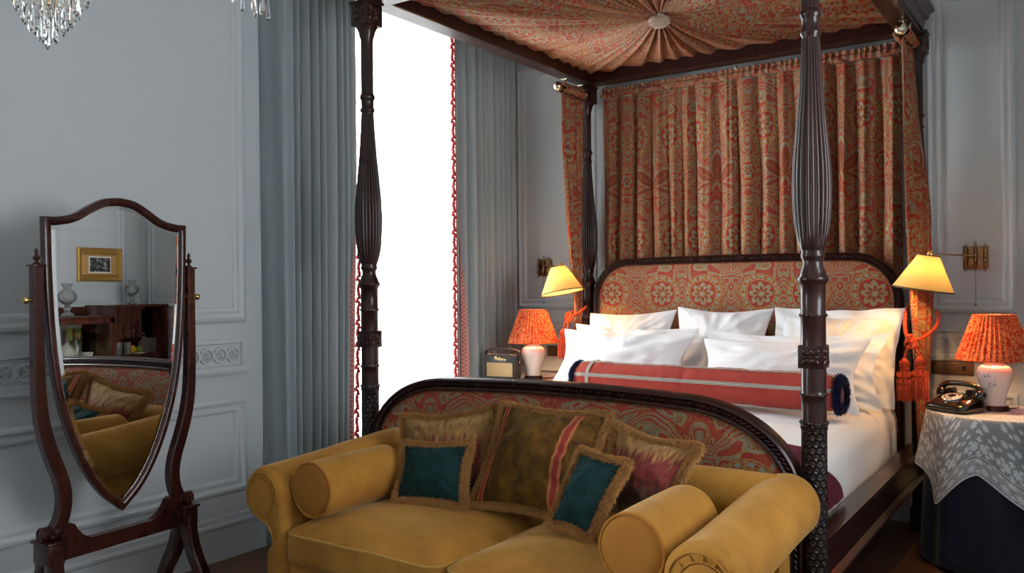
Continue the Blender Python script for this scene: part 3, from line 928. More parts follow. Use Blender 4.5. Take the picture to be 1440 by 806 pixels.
for k in range(4):
    a = Vector(corners[k]); b = Vector(corners[(k + 1) % 4]); d = (b - a).normalized(); nl = Vector((-d.y, d.x))
    r = MB(); vs = []
    for end, P0 in ((0, a), (1, b)):
        for o, h in prof:
            q = P0 + nl * o + (d * o if end == 0 else -d * o)
            vs.append((q.x, q.y, h))
    m = len(prof)
    fs = [(i, m + i, m + i + 1, i + 1) for i in range(m - 1)] + [tuple(range(m)), tuple(range(2 * m - 1, m - 1, -1))]
    r.add(vs, fs); r.build('tester_rail', M['mahogany'], bed, angle=25)

# sunburst lining of the tester, gathered into a covered rosette
CX, CY, CZ = 0.0, 0.995, 2.555
def square_border(t):
    """t in 0..1 round the inner edge of the rails"""
    hx, hy = XO - 0.098, (Y1_ - Y0_) / 2 - 0.098
    per = [2 * hx, 2 * hy, 2 * hx, 2 * hy]; tot = sum(per); s = (t % 1.0) * tot
    if s < per[0]: return (-hx + s, -hy), s
    if s < per[0] + per[1]: return (hx, -hy + (s - per[0])), s
    if s < sum(per[:3]): return (hx - (s - per[0] - per[1]), hy), s
    return (-hx, hy - (s - sum(per[:3]))), s
NPL = 54
def tester(s_, t_):
    (bx, by), arc = square_border(s_)
    rad = 0.035 + 0.965 * t_
    x = CX + bx * rad; y = CY + by * rad
    ph = s_ * NPL + 0.35 * math.sin(s_ * 57)
    amp = 0.060 * min(1, 0.25 + t_ * 2.4) * (1 - 0.62 * t_ ** 2) * (0.80 + 0.6 * nz(s_ * 31, 2.2))
    saw = (ph % 1.0); fold = (sm(0, 0.72, saw) if saw < 0.72 else 1 - sm(0.72, 1.0, saw)) - 0.5
    z = CZ + 0.020 + 0.046 * t_ ** 1.25 - 0.010 * math.sin(PI * t_) + amp * fold
    return (x, y, min(z, 2.66))
tf = MB()
tf.grid(tester, NPL * 14, 26, uvf=lambda s_, t_: (s_ * 9.2, t_ * 1.15 + 0.1))
tf.build('tester_lining', M['paisley'], bed, fixn=False)
ro = MB()
ro.lathe([(0.001, -0.030), (0.022, -0.029), (0.040, -0.022), (0.050, -0.010), (0.052, 0.004), (0.046, 0.014)], 48, (CX, CY, CZ - 0.004), fl=lambda a, z: 1 + 0.02 * math.sin(a * 24))
for k in range(34):
    a = TAU * k / 34; ro.tube([(CX + r * math.cos(a + t), CY + r * math.sin(a + t), CZ - 0.004 + z) for r, z, t in ((0.010, -0.031, 0), (0.03, -0.028, 0.12), (0.049, -0.013, 0.22))], 0.002, 5)
ro.build('tester_rosette', M['rosette'], bed)

# brass curtain poles under the rails: one across the head, a short one forward at each side
def pole(pts, r=0.010): 
    m = MB(); m.tube(pts, r, 10); return m
PZ = 2.492
m = pole([(-0.90, 2.062, PZ + 0.008), (0.90, 2.062, PZ + 0.008)])
cp = m.build('curtain_pole', M['pale_brass'], bed)
for x in (-0.86, 0.0, 0.855):
    h = MB(); h.tube([(x, 2.062, PZ + 0.012), (x, 2.062, 2.560)], 0.005, 8); h.sphere((x, 2.062, PZ + 0.030), 0.011, 10, 8); h.sphere((x, 2.062, 2.548), 0.010, 10, 8)
    h.build('pole_hook', M['pale_brass'], cp)
for sx in (-1, 1):
    X = sx * 0.962
    m = pole([(X, 1.66, PZ), (X, 1.962, PZ)])
    cp = m.build('curtain_pole', M['pale_brass'], bed)
    b = MB(); b.sphere((X, 1.628, PZ), 0.030, 20, 14); b.lathe([(0.012, 0), (0.016, 0.004), (0.012, 0.010)], 12, (0, 0, 0), M=at((X, 1.652, PZ), 0, PI / 2)); b.build('ball_finial', M['pale_brass'], cp)
    for yy in (1.70, 1.90):
        h = MB(); h.tube([(X, yy, PZ + 0.006), (X, yy, PZ + 0.068)], 0.0055, 8); h.sphere((X, yy, PZ + 0.030), 0.008, 10, 8); h.tube([(X - 0.02, yy, PZ + 0.060), (X + 0.02, yy, PZ + 0.060)], 0.005, 8)
        h.build('pole_hook', M['pale_brass'], cp)
# ================================================================== CLOTH HELPERS
def foldfn(nf, seed, soft=0.85):
    def f(s, t=0.5):
        ph = nf * s + 0.55 * nz(s * nf * 0.55 + seed, seed * 3.7) + 0.10 * nz(s * 3 + seed, t * 2.2)
        a = 0.65 + 0.5 * nz(s * nf * 0.5 + 9.1 + seed, 4.4)
        if soft < 0:
            return (abs(math.sin(PI * ph)) ** (-soft) * 2 - 1) * a
        v = math.sin(TAU * ph)
        return math.copysign(abs(v) ** soft, v) * a
    return f
def drape(mb, P, F, amp, nu, nv, width_hint, height, seed=0, u0=0.0, v0=0.0):
    """P(s, t) -> point on the un-pleated sheet, F(s, t) -> unit fold direction, amp(s, t); t = 0 at the hem"""
    f = seed if callable(seed) else foldfn(8, seed)
    def fn(s, t):
        return Vector(P(s, t)) + Vector(F(s, t)) * (amp(s, t) * f(s, t))
    # arc length round the folds gives the cloth its pattern
    arc = [0.0]; prev = fn(0, 0.5)
    for i in range(1, nu + 1):
        q = fn(i / nu, 0.5); arc.append(arc[-1] + (q - prev).length); prev = q
    mb.grid(fn, nu, nv, uvf=lambda s, t: (u0 + arc[min(nu, int(round(s * nu)))], v0 + t * height))
    return fn

# ------------------------------------------------------------------ bed curtains
def bed_back_curtain():
    mb = MB(); zt, zb = 2.478, 0.55
    f1, f2 = foldfn(16, 3.3, -0.95), foldfn(37, 7.3, 0.9)
    f = lambda s, t=0.5: 0.95 * f1(s, t) + (0.04 + 0.16 * t * t) * f2(s, t)
    P = lambda s, t: (lerp(-0.885, 0.885, s + 0.006 * nz(t * 3, s * 9)), 2.062, lerp(zb, zt, t))
    amp = lambda s, t: 0.055 * (0.34 + 0.66 * min(1, (1 - t) * 2.6) ** 0.7)
    drape(mb, P, lambda s, t: (0, -1, 0), amp, 460, 36, 0, zt - zb, f)
    # gathered heading and frill round the pole
    g = foldfn(50, 8.8, 1.0)
    hd = [(-0.012, 2.478, 0), (-0.020, 2.486, 0.4), (-0.024, 2.500, 0.5), (-0.022, 2.512, 0.45), (-0.016, 2.518, 0.7), (-0.018, 2.528, 1.0), (-0.019, 2.540, 1.2)]
    def hf(s, t):
        k = t * (len(hd) - 1); i = min(int(k), len(hd) - 2); q = k - i
        y, z, a = [lerp(hd[i][j], hd[i + 1][j], q) for j in range(3)]
        w = g(s, 0.5); base = f(s, 1.0) * 0.0216 * max(0, 1 - t * 4)
        return (lerp(-0.885, 0.885, s), 2.062 + y - w * 0.0075 * a - base, z + 0.006 * w * a * (t ** 2) + 0.005 * nz(s * 60, 3) * t)
    mb.grid(hf, 700, 12, uvf=lambda s, t: (s * 3.0, 1.93 + t * 0.07))
    o = mb.build('bed_curtain', M['paisley'], loc=(0, 2.06, 0.55), fixn=False)
    _set(o, 'wide red paisley curtain gathered on a pole behind the headboard', 'curtain', 'paisley bed curtains')
bed_back_curtain()
def table_fn(tab):
    def f(z, k):
        for a, b in zip(tab, tab[1:]):
            if a[0] >= z >= b[0]:
                t = (a[0] - z) / (a[0] - b[0]); t = t * t * (3 - 2 * t) * 0.6 + t * 0.4
                return lerp(a[k], b[k], t)
        return tab[-1][k] if z < tab[-1][0] else tab[0][k]
    return f
def side_curtain(tab, nf, seed, side, label):
    """tab rows: z, x_front, y_front, x_back, y_back, amplitude"""
    T = table_fn(tab); zt, zb = tab[0][0], tab[-1][0]
    mb = MB(); f = foldfn(nf, seed, 0.85)
    def P(s, t):
        z = lerp(zb, zt, t)
        return (lerp(T(z, 1), T(z, 3), s), lerp(T(z, 2), T(z, 4), s), z)
    def F(s, t):
        z = lerp(zb, zt, t); d = Vector((T(z, 3) - T(z, 1), T(z, 4) - T(z, 2), 0)).normalized(); return (d.y, -d.x, 0)
    amp = lambda s, t: T(lerp(zb, zt, t), 5)
    drape(mb, P, F, amp, 150, 60, 0, zt - zb, f, u0=0.35)
    g = foldfn(nf * 5, seed + 2, 1.0)
    def hf(s, t):
        z = zt + t * 0.062; w = g(s, 0.5)
        bul = math.sin(min(1, t / 0.75) * PI) * 0.026 + 0.010
        return (T(zt, 1) + (side * bul) + w * 0.006 * (0.6 + t), lerp(T(zt, 2), T(zt, 4), s), z + 0.006 * w * t * t)
    mb.grid(hf, 150, 10, uvf=lambda s, t: (s * 0.8, 2.0 + t * 0.06))
    def hb(s, t):
        x, y, z = hf(s, t); bul = math.sin(min(1, t / 0.75) * PI) * 0.054 + 0.022
        return (x - side * bul, y, z)
    mb.grid(hb, 150, 10, uvf=lambda s, t: (s * 0.8, 2.0 + t * 0.06))
    o = mb.build('bed_curtain', M['paisley'], loc=(T(zt, 1), T(zt, 2), zb), fixn=False)
    _set(o, label, 'curtain', 'paisley bed curtains')
    sd = o.modifiers.new('thickness', 'SOLIDIFY'); sd.thickness = 0.0025
side_curtain([(2.465, -0.963, 1.672, -0.963, 1.930, 0.014), (2.2, -0.966, 1.678, -0.966, 1.930, 0.022), (1.75, -0.972, 1.735, -0.972, 1.930, 0.024), (1.40, -0.978, 1.79, -0.975, 1.930, 0.022),
              (1.17, -0.985, 1.84, -0.980, 1.925, 0.016), (1.08, -0.988, 1.85, -0.982, 1.925, 0.014), (0.95, -0.988, 1.82, -0.985, 1.925, 0.018), (0.70, -0.99, 1.73, -0.988, 1.925, 0.02), (0.47, -1.0, 1.70, -0.99, 1.925, 0.018)],
             4, 1.7, -1, 'narrow red paisley bed curtain beside the radio table, lamplit lower down')
side_curtain([(2.465, 0.963, 1.672, 0.966, 1.930, 0.014), (2.2, 0.968, 1.668, 0.985, 1.930, 0.020), (1.63, 0.974, 1.66, 1.040, 1.93, 0.024), (1.20, 0.982, 1.69, 1.055, 1.92, 0.022),
              (1.00, 0.990, 1.715, 1.048, 1.91, 0.018), (0.80, 0.990, 1.745, 1.035, 1.92, 0.014), (0.47, 0.998, 1.800, 1.025, 1.925, 0.012)],
             4, 5.1, 1, 'narrow red paisley bed curtain tied with tassels beside the telephone table')

def rope(mb, pts, r=0.007, n=10):
    c = smooth_pts(pts, n)
    for k in range(3):
        q = []
        for i, p in enumerate(c):
            d = (c[min(i + 1, len(c) - 1)] - c[max(i - 1, 0)]).normalized()
            nx = d.orthogonal().normalized() if abs(d.z) < 0.99 else Vector((1, 0, 0)); bx = d.cross(nx)
            a = i * 0.75 + k * TAU / 3
            q.append(p + (nx * math.cos(a) + bx * math.sin(a)) * r * 0.55)
        mb.tube(q, r * 0.62, 6)
def tassel_mesh(c, L, r):
    """corded tassel: cap, collar, bullion skirt with hanger bells"""
    c = Vector(c); h = MB()
    h.lathe([(0.003, 0.0), (0.010, -0.004), (r * 0.62, -0.020), (r * 0.70, -0.034), (r * 0.55, -0.044), (r * 0.72, -0.050), (r * 0.72, -0.058), (r * 0.55, -0.064)], 18, c)
    for q in range(14):
        a = TAU * q / 14; h.tube([c + Vector((r * 0.70 * math.cos(a + w), r * 0.70 * math.sin(a + w), z)) for z, w in ((-0.018, 0), (-0.034, 0.3), (-0.046, 0.5))], 0.0022, 5)
    sk = MB()
    for q in range(46):
        a = TAU * q / 46 + R.uniform(-.05, .05); rr = r * R.uniform(0.55, 0.66); r2 = r * R.uniform(0.9, 1.15); LL = L * R.uniform(0.93, 1.03)
        sk.tube([c + Vector((rr * math.cos(a), rr * math.sin(a), -0.060)), c + Vector((r2 * 0.92 * math.cos(a), r2 * 0.92 * math.sin(a), -0.060 - (LL - 0.06) * 0.4)), c + Vector((r2 * math.cos(a), r2 * math.sin(a), -LL))], [0.003, 0.0036, 0.003], 5)
    for q in range(9):
        a = TAU * q / 9
        for j in range(3):
            z = -0.078 - j * 0.030; rr = r * 1.06
            sk.lathe([(0.001, 0.008), (0.004, 0.005), (0.0055, -0.006), (0.008, -0.012)], 8, c + Vector((rr * math.cos(a), rr * math.sin(a), z)))
    return h, sk
def tieback(label, rp, knot, t1, t2, L):
    root = thing('curtain_tieback', label, 'tieback', knot, 'corded tiebacks on the bed curtains')
    m = MB(); rope(m, rp, 0.0085)
    m.build('rope', M['orange_tassel'], root)
    k = MB()
    for q in range(3):
        pts = [Vector(knot) + Vector((0.022 * math.cos(a) * (1 - 0.2 * q), 0.010 * math.sin(a * 2), 0.018 * math.sin(a) + (q - 1) * 0.012)) for a in [TAU * i / 14 for i in range(14)]]
        k.tube(pts, 0.0085, 7, closed=True)
    k.build('knot', M['orange_tassel'], root)
    for t in (t1, t2):
        c = MB(); rope(c, [knot, (Vector(knot) + Vector(t)) / 2 + Vector((0.0, -0.004, 0.006)), t], 0.006, 8)
        h, sk = tassel_mesh(t, L, 0.030)
        e = c.build('tassel_cord', M['orange_tassel'], root)
        h.build('tassel', M['orange_tassel'], root)
        sk.build('tassel_skirt', M['orange_tassel'], root)
tieback('brick red rope tieback with two tassels hanging beside the telephone table', [(1.060, 2.00, 1.125), (1.075, 1.93, 1.105), (1.078, 1.84, 1.06), (1.045, 1.73, 1.015), (0.990, 1.655, 0.995), (0.965, 1.665, 1.05), (0.955, 1.74, 1.12), (0.955, 1.84, 1.16), (0.965, 1.93, 1.17)],
        (0.992, 1.642, 0.992), (0.965, 1.640, 0.915), (1.032, 1.640, 0.925), 0.205)
tieback('red rope tieback round the bed curtain beside the radio table', [(-1.045, 2.00, 1.15), (-1.020, 1.93, 1.13), (-1.015, 1.85, 1.10), (-0.985, 1.80, 1.085), (-0.957, 1.84, 1.10), (-0.945, 1.90, 1.13), (-0.955, 1.935, 1.14)],
        (-0.99, 1.775, 1.075), (-1.005, 1.735, 1.01), (-0.972, 1.735, 1.0), 0.19)

# ------------------------------------------------------------------ window curtains
def window_curtain(label, y_out, y_in, sgn, seed, nf, lead_bottom):
    """y_out = outer edge by the wall, y_in = leading edge at the glass"""
    root = thing('window_curtain', label, 'curtain', (WX + 0.1, (y_out + y_in) / 2, 0.0), 'blue-green curtains at the tall window')
    zb, zt = 0.012, 3.36; f = foldfn(nf, seed, -0.62)
    XF = WX + (0.190 if sgn > 0 else 0.095)
    yi = lambda t: y_in + lead_bottom * (1 - sm(0.0, 0.62, t))
    ysh = 0.0
    A = lambda s, t: (0.068 if sgn > 0 else 0.047) * (0.75 + 0.25 * (1 - t)) * sm(0, 0.06, s) * (1 - 0.55 * sm(0.90, 1.0, s))
    P = lambda s, t: (XF - 0.02 * sm(0.8, 1.0, s), lerp(y_out, yi(t), s), lerp(zb, zt, t))
    mb = MB()
    fn = drape(mb, P, lambda s, t: (1, 0, 0), A, 240, 40, 0, zt - zb, f)
    # flat return to the wall
    mb.grid(lambda s, t: (lerp(WX + 0.004, XF, s), y_out + 0.004 * math.sin(s * 9 + t * 5), lerp(zb, zt, t)), 12, 40, uvf=lambda s, t: (s * 0.15, t * 3.3))
    c = mb.build('curtain_drop', M['curtain'], root, angle=180)
    c.modifiers.new('thickness', 'SOLIDIFY').thickness = 0.004
    br = MB()
    tb_ = 0.56
    br.grid(lambda s, t: Vector(fn(lerp(lerp(0.86 if sgn > 0 else 0.90, 0.962, sm(0.45, 1.0, t)), 0.972, s), t * tb_)) + Vector((0.007, -0.002 * sgn, 0)), 5, 60, uvf=lambda s, t: (s * 0.05, t * 3.3 * tb_))
    br.build('lattice_braid', M['braid'], root)
    hb = MB()
    hb.grid(lambda s, t: Vector(fn(s, lerp(0.040, 0.062, t))) + Vector((0.006, 0, 0)), 240, 2, uvf=lambda s, t: (s * 1.3, t * 0.06))
    hb.grid(lambda s, t: (lerp(WX + 0.004, XF + 0.004, s), y_out - 0.006 * sgn, lerp(zb, zt, lerp(0.040, 0.062, t))), 8, 2, uvf=lambda s, t: (s * 0.15, t * 0.06))
    hb.build('hem_braid', M['hem_braid'], root)
    tf_ = MB(); n = int((zt - zb) / 0.0195)
    for k in range(n):
        t = (k + 0.5) / n; e = fn(1.0, t)
        if sgn > 0 and t > 0.50: e = e + Vector((-0.030, -0.020, 0))
        a = R.uniform(-0.3, 0.3); out = 0.016 + (0.006 if k % 2 else 0.0)
        tip = e + Vector((0.006 * math.sin(k * 2.1), sgn * (out + 0.006), -0.012)); 
        tf_.tube([e + Vector((0, 0, 0.004)), tip], 0.0018, 4)
        tf_.lathe([(0.0015, 0.0), (0.0055, -0.004), (0.0045, -0.008), (0.0080, -0.014), (0.0110, -0.031), (0.005, -0.033)], 8, tip + Vector((0, 0, 0.002)))
    tf_.tube([fn(1.0, i / 60) for i in range(61)], 0.0035, 6)
    tf_.build('tassel_fringe', M['red_tassel'], root, kind='stuff')
    return root
window_curtain('blue-green pleated curtain beside the cheval mirror with a flat return', -0.033, 0.452, 1, 2.0, 9.0, -0.040)
window_curtain('blue-green pleated curtain behind the radio with red tassel edge', 2.095, 1.430, -1, 6.0, 9.5, 0.0)
sh = MB()
f = foldfn(26, 4.0, 1.0)
drape(sh, lambda s, t: (WX - 0.055, lerp(0.08, 2.0, s), lerp(0.375, 3.06, t)), lambda s, t: (1, 0, 0), lambda s, t: 0.016, 300, 8, 0, 2.6, f)
o = sh.build('sheer_curtain', M['sheer'], loc=(WX, 1.04, 0.375), fixn=False)
_set(o, 'white sheer voile panel glowing across the tall window', 'sheer curtain')

# ------------------------------------------------------------------ bedding
def rounded_rect(s, hx, hy, r):
    per = 4 * (hx + hy) - 8 * r + TAU * r; d = (s % 1.0) * per
    segs = [('l', (hx, -hy + r), (0, 1), 2 * (hy - r)), ('a', (hx - r, hy - r), 0), ('l', (hx - r, hy), (-1, 0), 2 * (hx - r)), ('a', (-hx + r, hy - r), PI / 2),
            ('l', (-hx, hy - r), (0, -1), 2 * (hy - r)), ('a', (-hx + r, -hy + r), PI), ('l', (-hx + r, -hy), (1, 0), 2 * (hx - r)), ('a', (hx - r, -hy + r), 1.5 * PI)]
    for sg in segs:
        if sg[0] == 'l':
            if d <= sg[3]: return Vector((sg[1][0] + sg[2][0] * d, sg[1][1] + sg[2][1] * d))
            d -= sg[3]
        else:
            q = r * PI / 2
            if d <= q:
                a = sg[2] + d / r; return Vector((sg[1][0] + r * math.cos(a), sg[1][1] + r * math.sin(a)))
            d -= q
    return Vector((hx, -hy + r))
MX, MY0, MY1, MZ0, MZ1 = 0.897, 0.045, 1.925, 0.335, 0.668
def mattress():
    mb = MB(); hy = (MY1 - MY0) / 2; cy = (MY1 + MY0) / 2; rr = 0.085
    def fn(s, t):
        p = rounded_rect(s, MX, hy, 0.11)
        if t < 0.45:
            z = lerp(MZ0, MZ1 - rr, t / 0.45); k = 1.0; off = 0.0
        elif t < 0.62:
            a = (t - 0.45) / 0.17 * PI / 2; z = MZ1 - rr + rr * math.sin(a); off = rr * (1 - math.cos(a)); k = 1.0
        else:
            off = rr; q = (t - 0.62) / 0.38; k = 1 - q; z = MZ1 + 0.022 * (1 - (1 - q) ** 2)
        kx = (MX - off) / MX * k; ky = (hy - off) / hy * k
        P = Vector((p.x * kx, cy + p.y * ky, z))
        side = max(0, 1 - abs(t - 0.28) / 0.34)
        n = nz(s * 130, t * 2.0, 1.0) * 0.006 + nz(s * 55, t * 3 + 4, 2.0) * 0.007
        d = Vector((p.x, p.y, 0)).normalized()
        P += d * n * side
        if t > 0.6: P.z += 0.004 * nz(P.x * 5, P.y * 5, 3) + 0.003 * nz(P.x * 14, P.y * 3, 8)
        return P
    mb.grid(fn, 420, 40, uvf=lambda s, t: (s * 5, t))
    o = mb.build('mattress', M['sheet'], loc=(0, cy, MZ0), angle=180)
    _set(o, 'thick mattress made up with a smooth white cotton sheet', 'mattress')
mattress()
def throw():
    mb = MB()
    pts = []                      # section across the bed: left side, over the top, down the right side
    def sec(s):
        h = 0.205; e = 0.016; W = MX + e; top = MZ1 + 0.022 + e
        Lh = h; Lt = 2 * W; tot = 2 * Lh + Lt; d = s * tot
        if d < Lh: return Vector((-W - 0.004, 0, MZ1 - h + d)), (Lh - d) / Lh, -1
        if d < Lh + Lt:
            x = -W + (d - Lh); u = abs(x) / W
            z = top - 0.020 * u ** 2 - (0.050 * max(0, (u - 0.90) / 0.10) ** 2.2); return Vector((x, 0, z)), 0, 0
        return Vector((W + 0.004, 0, MZ1 - 0.055 - (d - Lh - Lt) * 0.73)), (d - Lh - Lt) / Lh, 1
    def fn(s, t):
        p, drop, sg = sec(s)
        head = 0.335 + 0.245 * math.sin(min(1, drop * 1.05) * PI / 2) ** 0.9
        y = lerp(0.058, head, t)
        w = 0.006 * nz(y * 9, s * 30)
        q = Vector((p.x + (0.5 + sg) * 0.0 + sg * (0.010 * drop + abs(w)), y, p.z + (abs(w) if sg == 0 else 0)))
        return q
    mb.grid(fn, 160, 24, uvf=lambda s, t: (s * 2.3, t * 0.5))
    o = mb.build('bed_throw', M['throw'], loc=(0, 0.2, 0.6), angle=180)
    o.modifiers.new('thickness', 'SOLIDIFY').thickness = 0.008
    _set(o, 'burgundy velvet throw folded across the foot of the bed', 'throw')
throw()

def puffy(mb, C4, thick, n=30, pinch=0.07, seed=0.0, wrinkle=0.006, back=0.75, flange=0.0, pw=2.4, q=0.55, sides=2, uvo=(0, 0), crush=0.0):
    """cushion skin between four corners (lower left, lower right, upper right, upper left)"""
    bl_, br2, tr_, tl_ = [Vector(c) for c in C4]
    W = ((br2 - bl_).length + (tr_ - tl_).length) / 2; H = ((tl_ - bl_).length + (tr_ - br2).length) / 2
    nrm = ((br2 - bl_).cross(tl_ - bl_)).normalized() + ((tr_ - tl_).cross(tr_ - br2)).normalized()
    nrm.normalize()
    def base(s, t):
        s2 = 0.5 + (s - 0.5) * (1 - pinch * math.sin(PI * t) ** 1.2); t2 = 0.5 + (t - 0.5) * (1 - pinch * math.sin(PI * s) ** 1.2)
        return (bl_ * (1 - s2) + br2 * s2) * (1 - t2) + (tl_ * (1 - s2) + tr_ * s2) * t2
    def puff(s, t):
        a = abs(2 * s - 1) ** pw; b = abs(2 * t - 1) ** pw
        return ((1 - a) * (1 - b)) ** q
    for sg in ((1, -1) if sides == 2 else (1,)):
        def fn(s, t):
            s = 0.5 - 0.5 * math.cos(PI * s) if not flange else s; t = 0.5 - 0.5 * math.cos(PI * t) if not flange else t
            if flange:
                fs = flange / W; ft = flange / H
                si = min(1, max(0, (s - fs) / (1 - 2 * fs))); ti = min(1, max(0, (t - ft) / (1 - 2 * ft)))
                h = puff(si, ti); edge = (1 if (s < fs or s > 1 - fs or t < ft or t > 1 - ft) else 0)
            else:
                h = puff(s, t); edge = 0
            w = nz(s * 4 + seed, t * 4, seed) * wrinkle * 1.6 + nz(s * 11 + seed, t * 9, seed + 3) * wrinkle
            rad = abs(nz(math.atan2(t - .5, s - .5) * 3.2 + seed, seed * 2)) * wrinkle * 3.4 * min(1, math.hypot(s - .5, t - .5) * 2)
            p = base(s, t)
            wave = edge * 0.007 * math.sin((s + t) * 22 + seed * 3)
            return p + nrm * (sg * (thick * (1 if sg > 0 else back) * h + 0.0012) + (w - rad) * min(1, h * 2.0) * (1 if sg > 0 else -1) + wave)
        mb.grid(fn, n, n, uvf=lambda s, t: (uvo[0] + s * W, uvo[1] + t * H), flip=(sg < 0))
    return base, nrm, W, H
def pillow(label, C4, thick, seed, group, flange=0.0, wr=0.006, pinch=0.05):
    mb = MB(); puffy(mb, C4, thick * 1.0, 56, pinch * 2.0 + 0.03, seed, wr * 1.7, 0.6, flange, pw=2.0, q=0.62)
    c = sum((Vector(p) for p in C4), Vector()) / 4
    o = mb.build('pillow', M['linen'], loc=(c.x, c.y, min(p[2] for p in C4)), angle=180)
    return _set(o, label, 'pillow', group)
PG1, PG2 = 'white pillows propped against the headboard', 'white pillows in the front row'
ZM = MZ1 + 0.036
pillow('white pillow against the headboard on the side of the radio', [(-0.885, 1.70, ZM), (-0.315, 1.70, ZM), (-0.300, 1.86, 1.128), (-0.880, 1.86, 1.10)], 0.10, 1.1, PG1, pinch=0.035)
pillow('white pillow in the middle of the row against the headboard', [(-0.285, 1.69, ZM), (0.262, 1.69, ZM), (0.272, 1.86, 1.140), (-0.292, 1.86, 1.145)], 0.10, 2.3, PG1, pinch=0.05)
pillow('large white bordered pillow under the lamplight by the telephone side post', [(0.285, 1.66, ZM - 0.005), (0.920, 1.64, ZM - 0.045), (0.940, 1.83, 1.150), (0.285, 1.84, 1.146)], 0.105, 3.9, PG1, flange=0.05, wr=0.010, pinch=0.02)
pillow('white pillow hidden behind the front pillow on the radio side', [(-0.84, 1.47, ZM), (-0.10, 1.47, ZM), (-0.07, 1.64, 1.035), (-0.855, 1.64, 1.045)], 0.075, 4.4, PG2)
pillow('white front pillow nearest the radio, behind the coral bolster', [(-0.82, 1.27, ZM), (-0.03, 1.27, ZM), (-0.015, 1.47, 1.015), (-0.835, 1.47, 1.022)], 0.095, 5.2, PG2)
pillow('white bordered pillow tucked behind the front pillow on the telephone side', [(0.00, 1.45, ZM), (0.905, 1.43, ZM - 0.03), (0.905, 1.62, 1.028), (-0.02, 1.62, 1.020)], 0.07, 6.6, PG2, flange=0.045, wr=0.010)
pillow('white front pillow nearest the telephone, behind the coral bolster', [(0.04, 1.25, ZM), (0.845, 1.25, ZM - 0.03), (0.862, 1.43, 1.018), (0.030, 1.45, 0.990)], 0.095, 7.7, PG2)

def strands(mb, path, out, n_per_m, L, r=0.0012, layers=2, spread=0.5, curl=0.35, seg=3, closed=True, core=0.006):
    """brush fringe: short curling strands bristling from a thick cord along a path. out(i) -> outward unit vector"""
    N = len(path); rng = range(N if closed else N - 1)
    for i in rng:
        a = path[i]; b = path[(i + 1) % N]; d = (b - a).length; k = max(1, int(d * n_per_m))
        oa = out[i]; ob = out[(i + 1) % N]; tg = (b - a).normalized()
        for q in range(k):
            t = (q + R.random()) / k
            p = a.lerp(b, t); o = oa.lerp(ob, t).normalized(); sd = o.cross(tg).normalized()
            for _ in range(layers):
                th = R.uniform(-spread, spread) * PI
                di = (o * math.cos(th) + sd * math.sin(th) + tg * R.uniform(-0.7, 0.7)).normalized()
                bend = (sd * R.uniform(-1, 1) + tg * R.uniform(-1.3, 1.3) - Vector((0, 0, 0.7))) * curl
                LL = L * R.uniform(0.7, 1.15); st0 = p + di * core * 0.6
                pts = [st0 + di * (LL * u) + bend * (LL * u * u) for u in (0.0, 0.55, 1.0)]
                w = sd.cross(di)
                w = (w.normalized() if w.length > 1e-4 else tg) * r; w2 = di.cross(w).normalized() * r
                vs = []
                for j, c in enumerate(pts):
                    m = (1.0, 1.2, 0.6)[j]
                    vs += [c + w * m, c - w * 0.5 * m + w2 * 0.87 * m, c - w * 0.5 * m - w2 * 0.87 * m]
                fs = []
                for j in range(2):
                    for e in range(3):
                        e2 = (e + 1) % 3; fs.append((j * 3 + e, j * 3 + e2, j * 3 + 3 + e2, j * 3 + 3 + e))
                fs.append((6, 7, 8))
                mb.add(vs, fs)
def edge_loop(base, n=26):
    pts = []
    for k in range(n): pts.append(base(k / n, 0))
    for k in range(n): pts.append(base(1, k / n))
    for k in range(n): pts.append(base(1 - k / n, 1))
    for k in range(n): pts.append(base(0, 1 - k / n))
    c = sum(pts, Vector()) / len(pts)
    N = len(pts); outs = []
    nrm = (base(1, 0) - base(0, 0)).cross(base(0, 1) - base(0, 0)).normalized()
    for i in range(N):
        tg = (pts[(i + 1) % N] - pts[i - 1]).normalized(); o = tg.cross(nrm)
        if o.dot(pts[i] - c) < 0: o = -o
        outs.append((o.normalized() + (pts[i] - c).normalized() * 0.25).normalized())
    return pts, outs

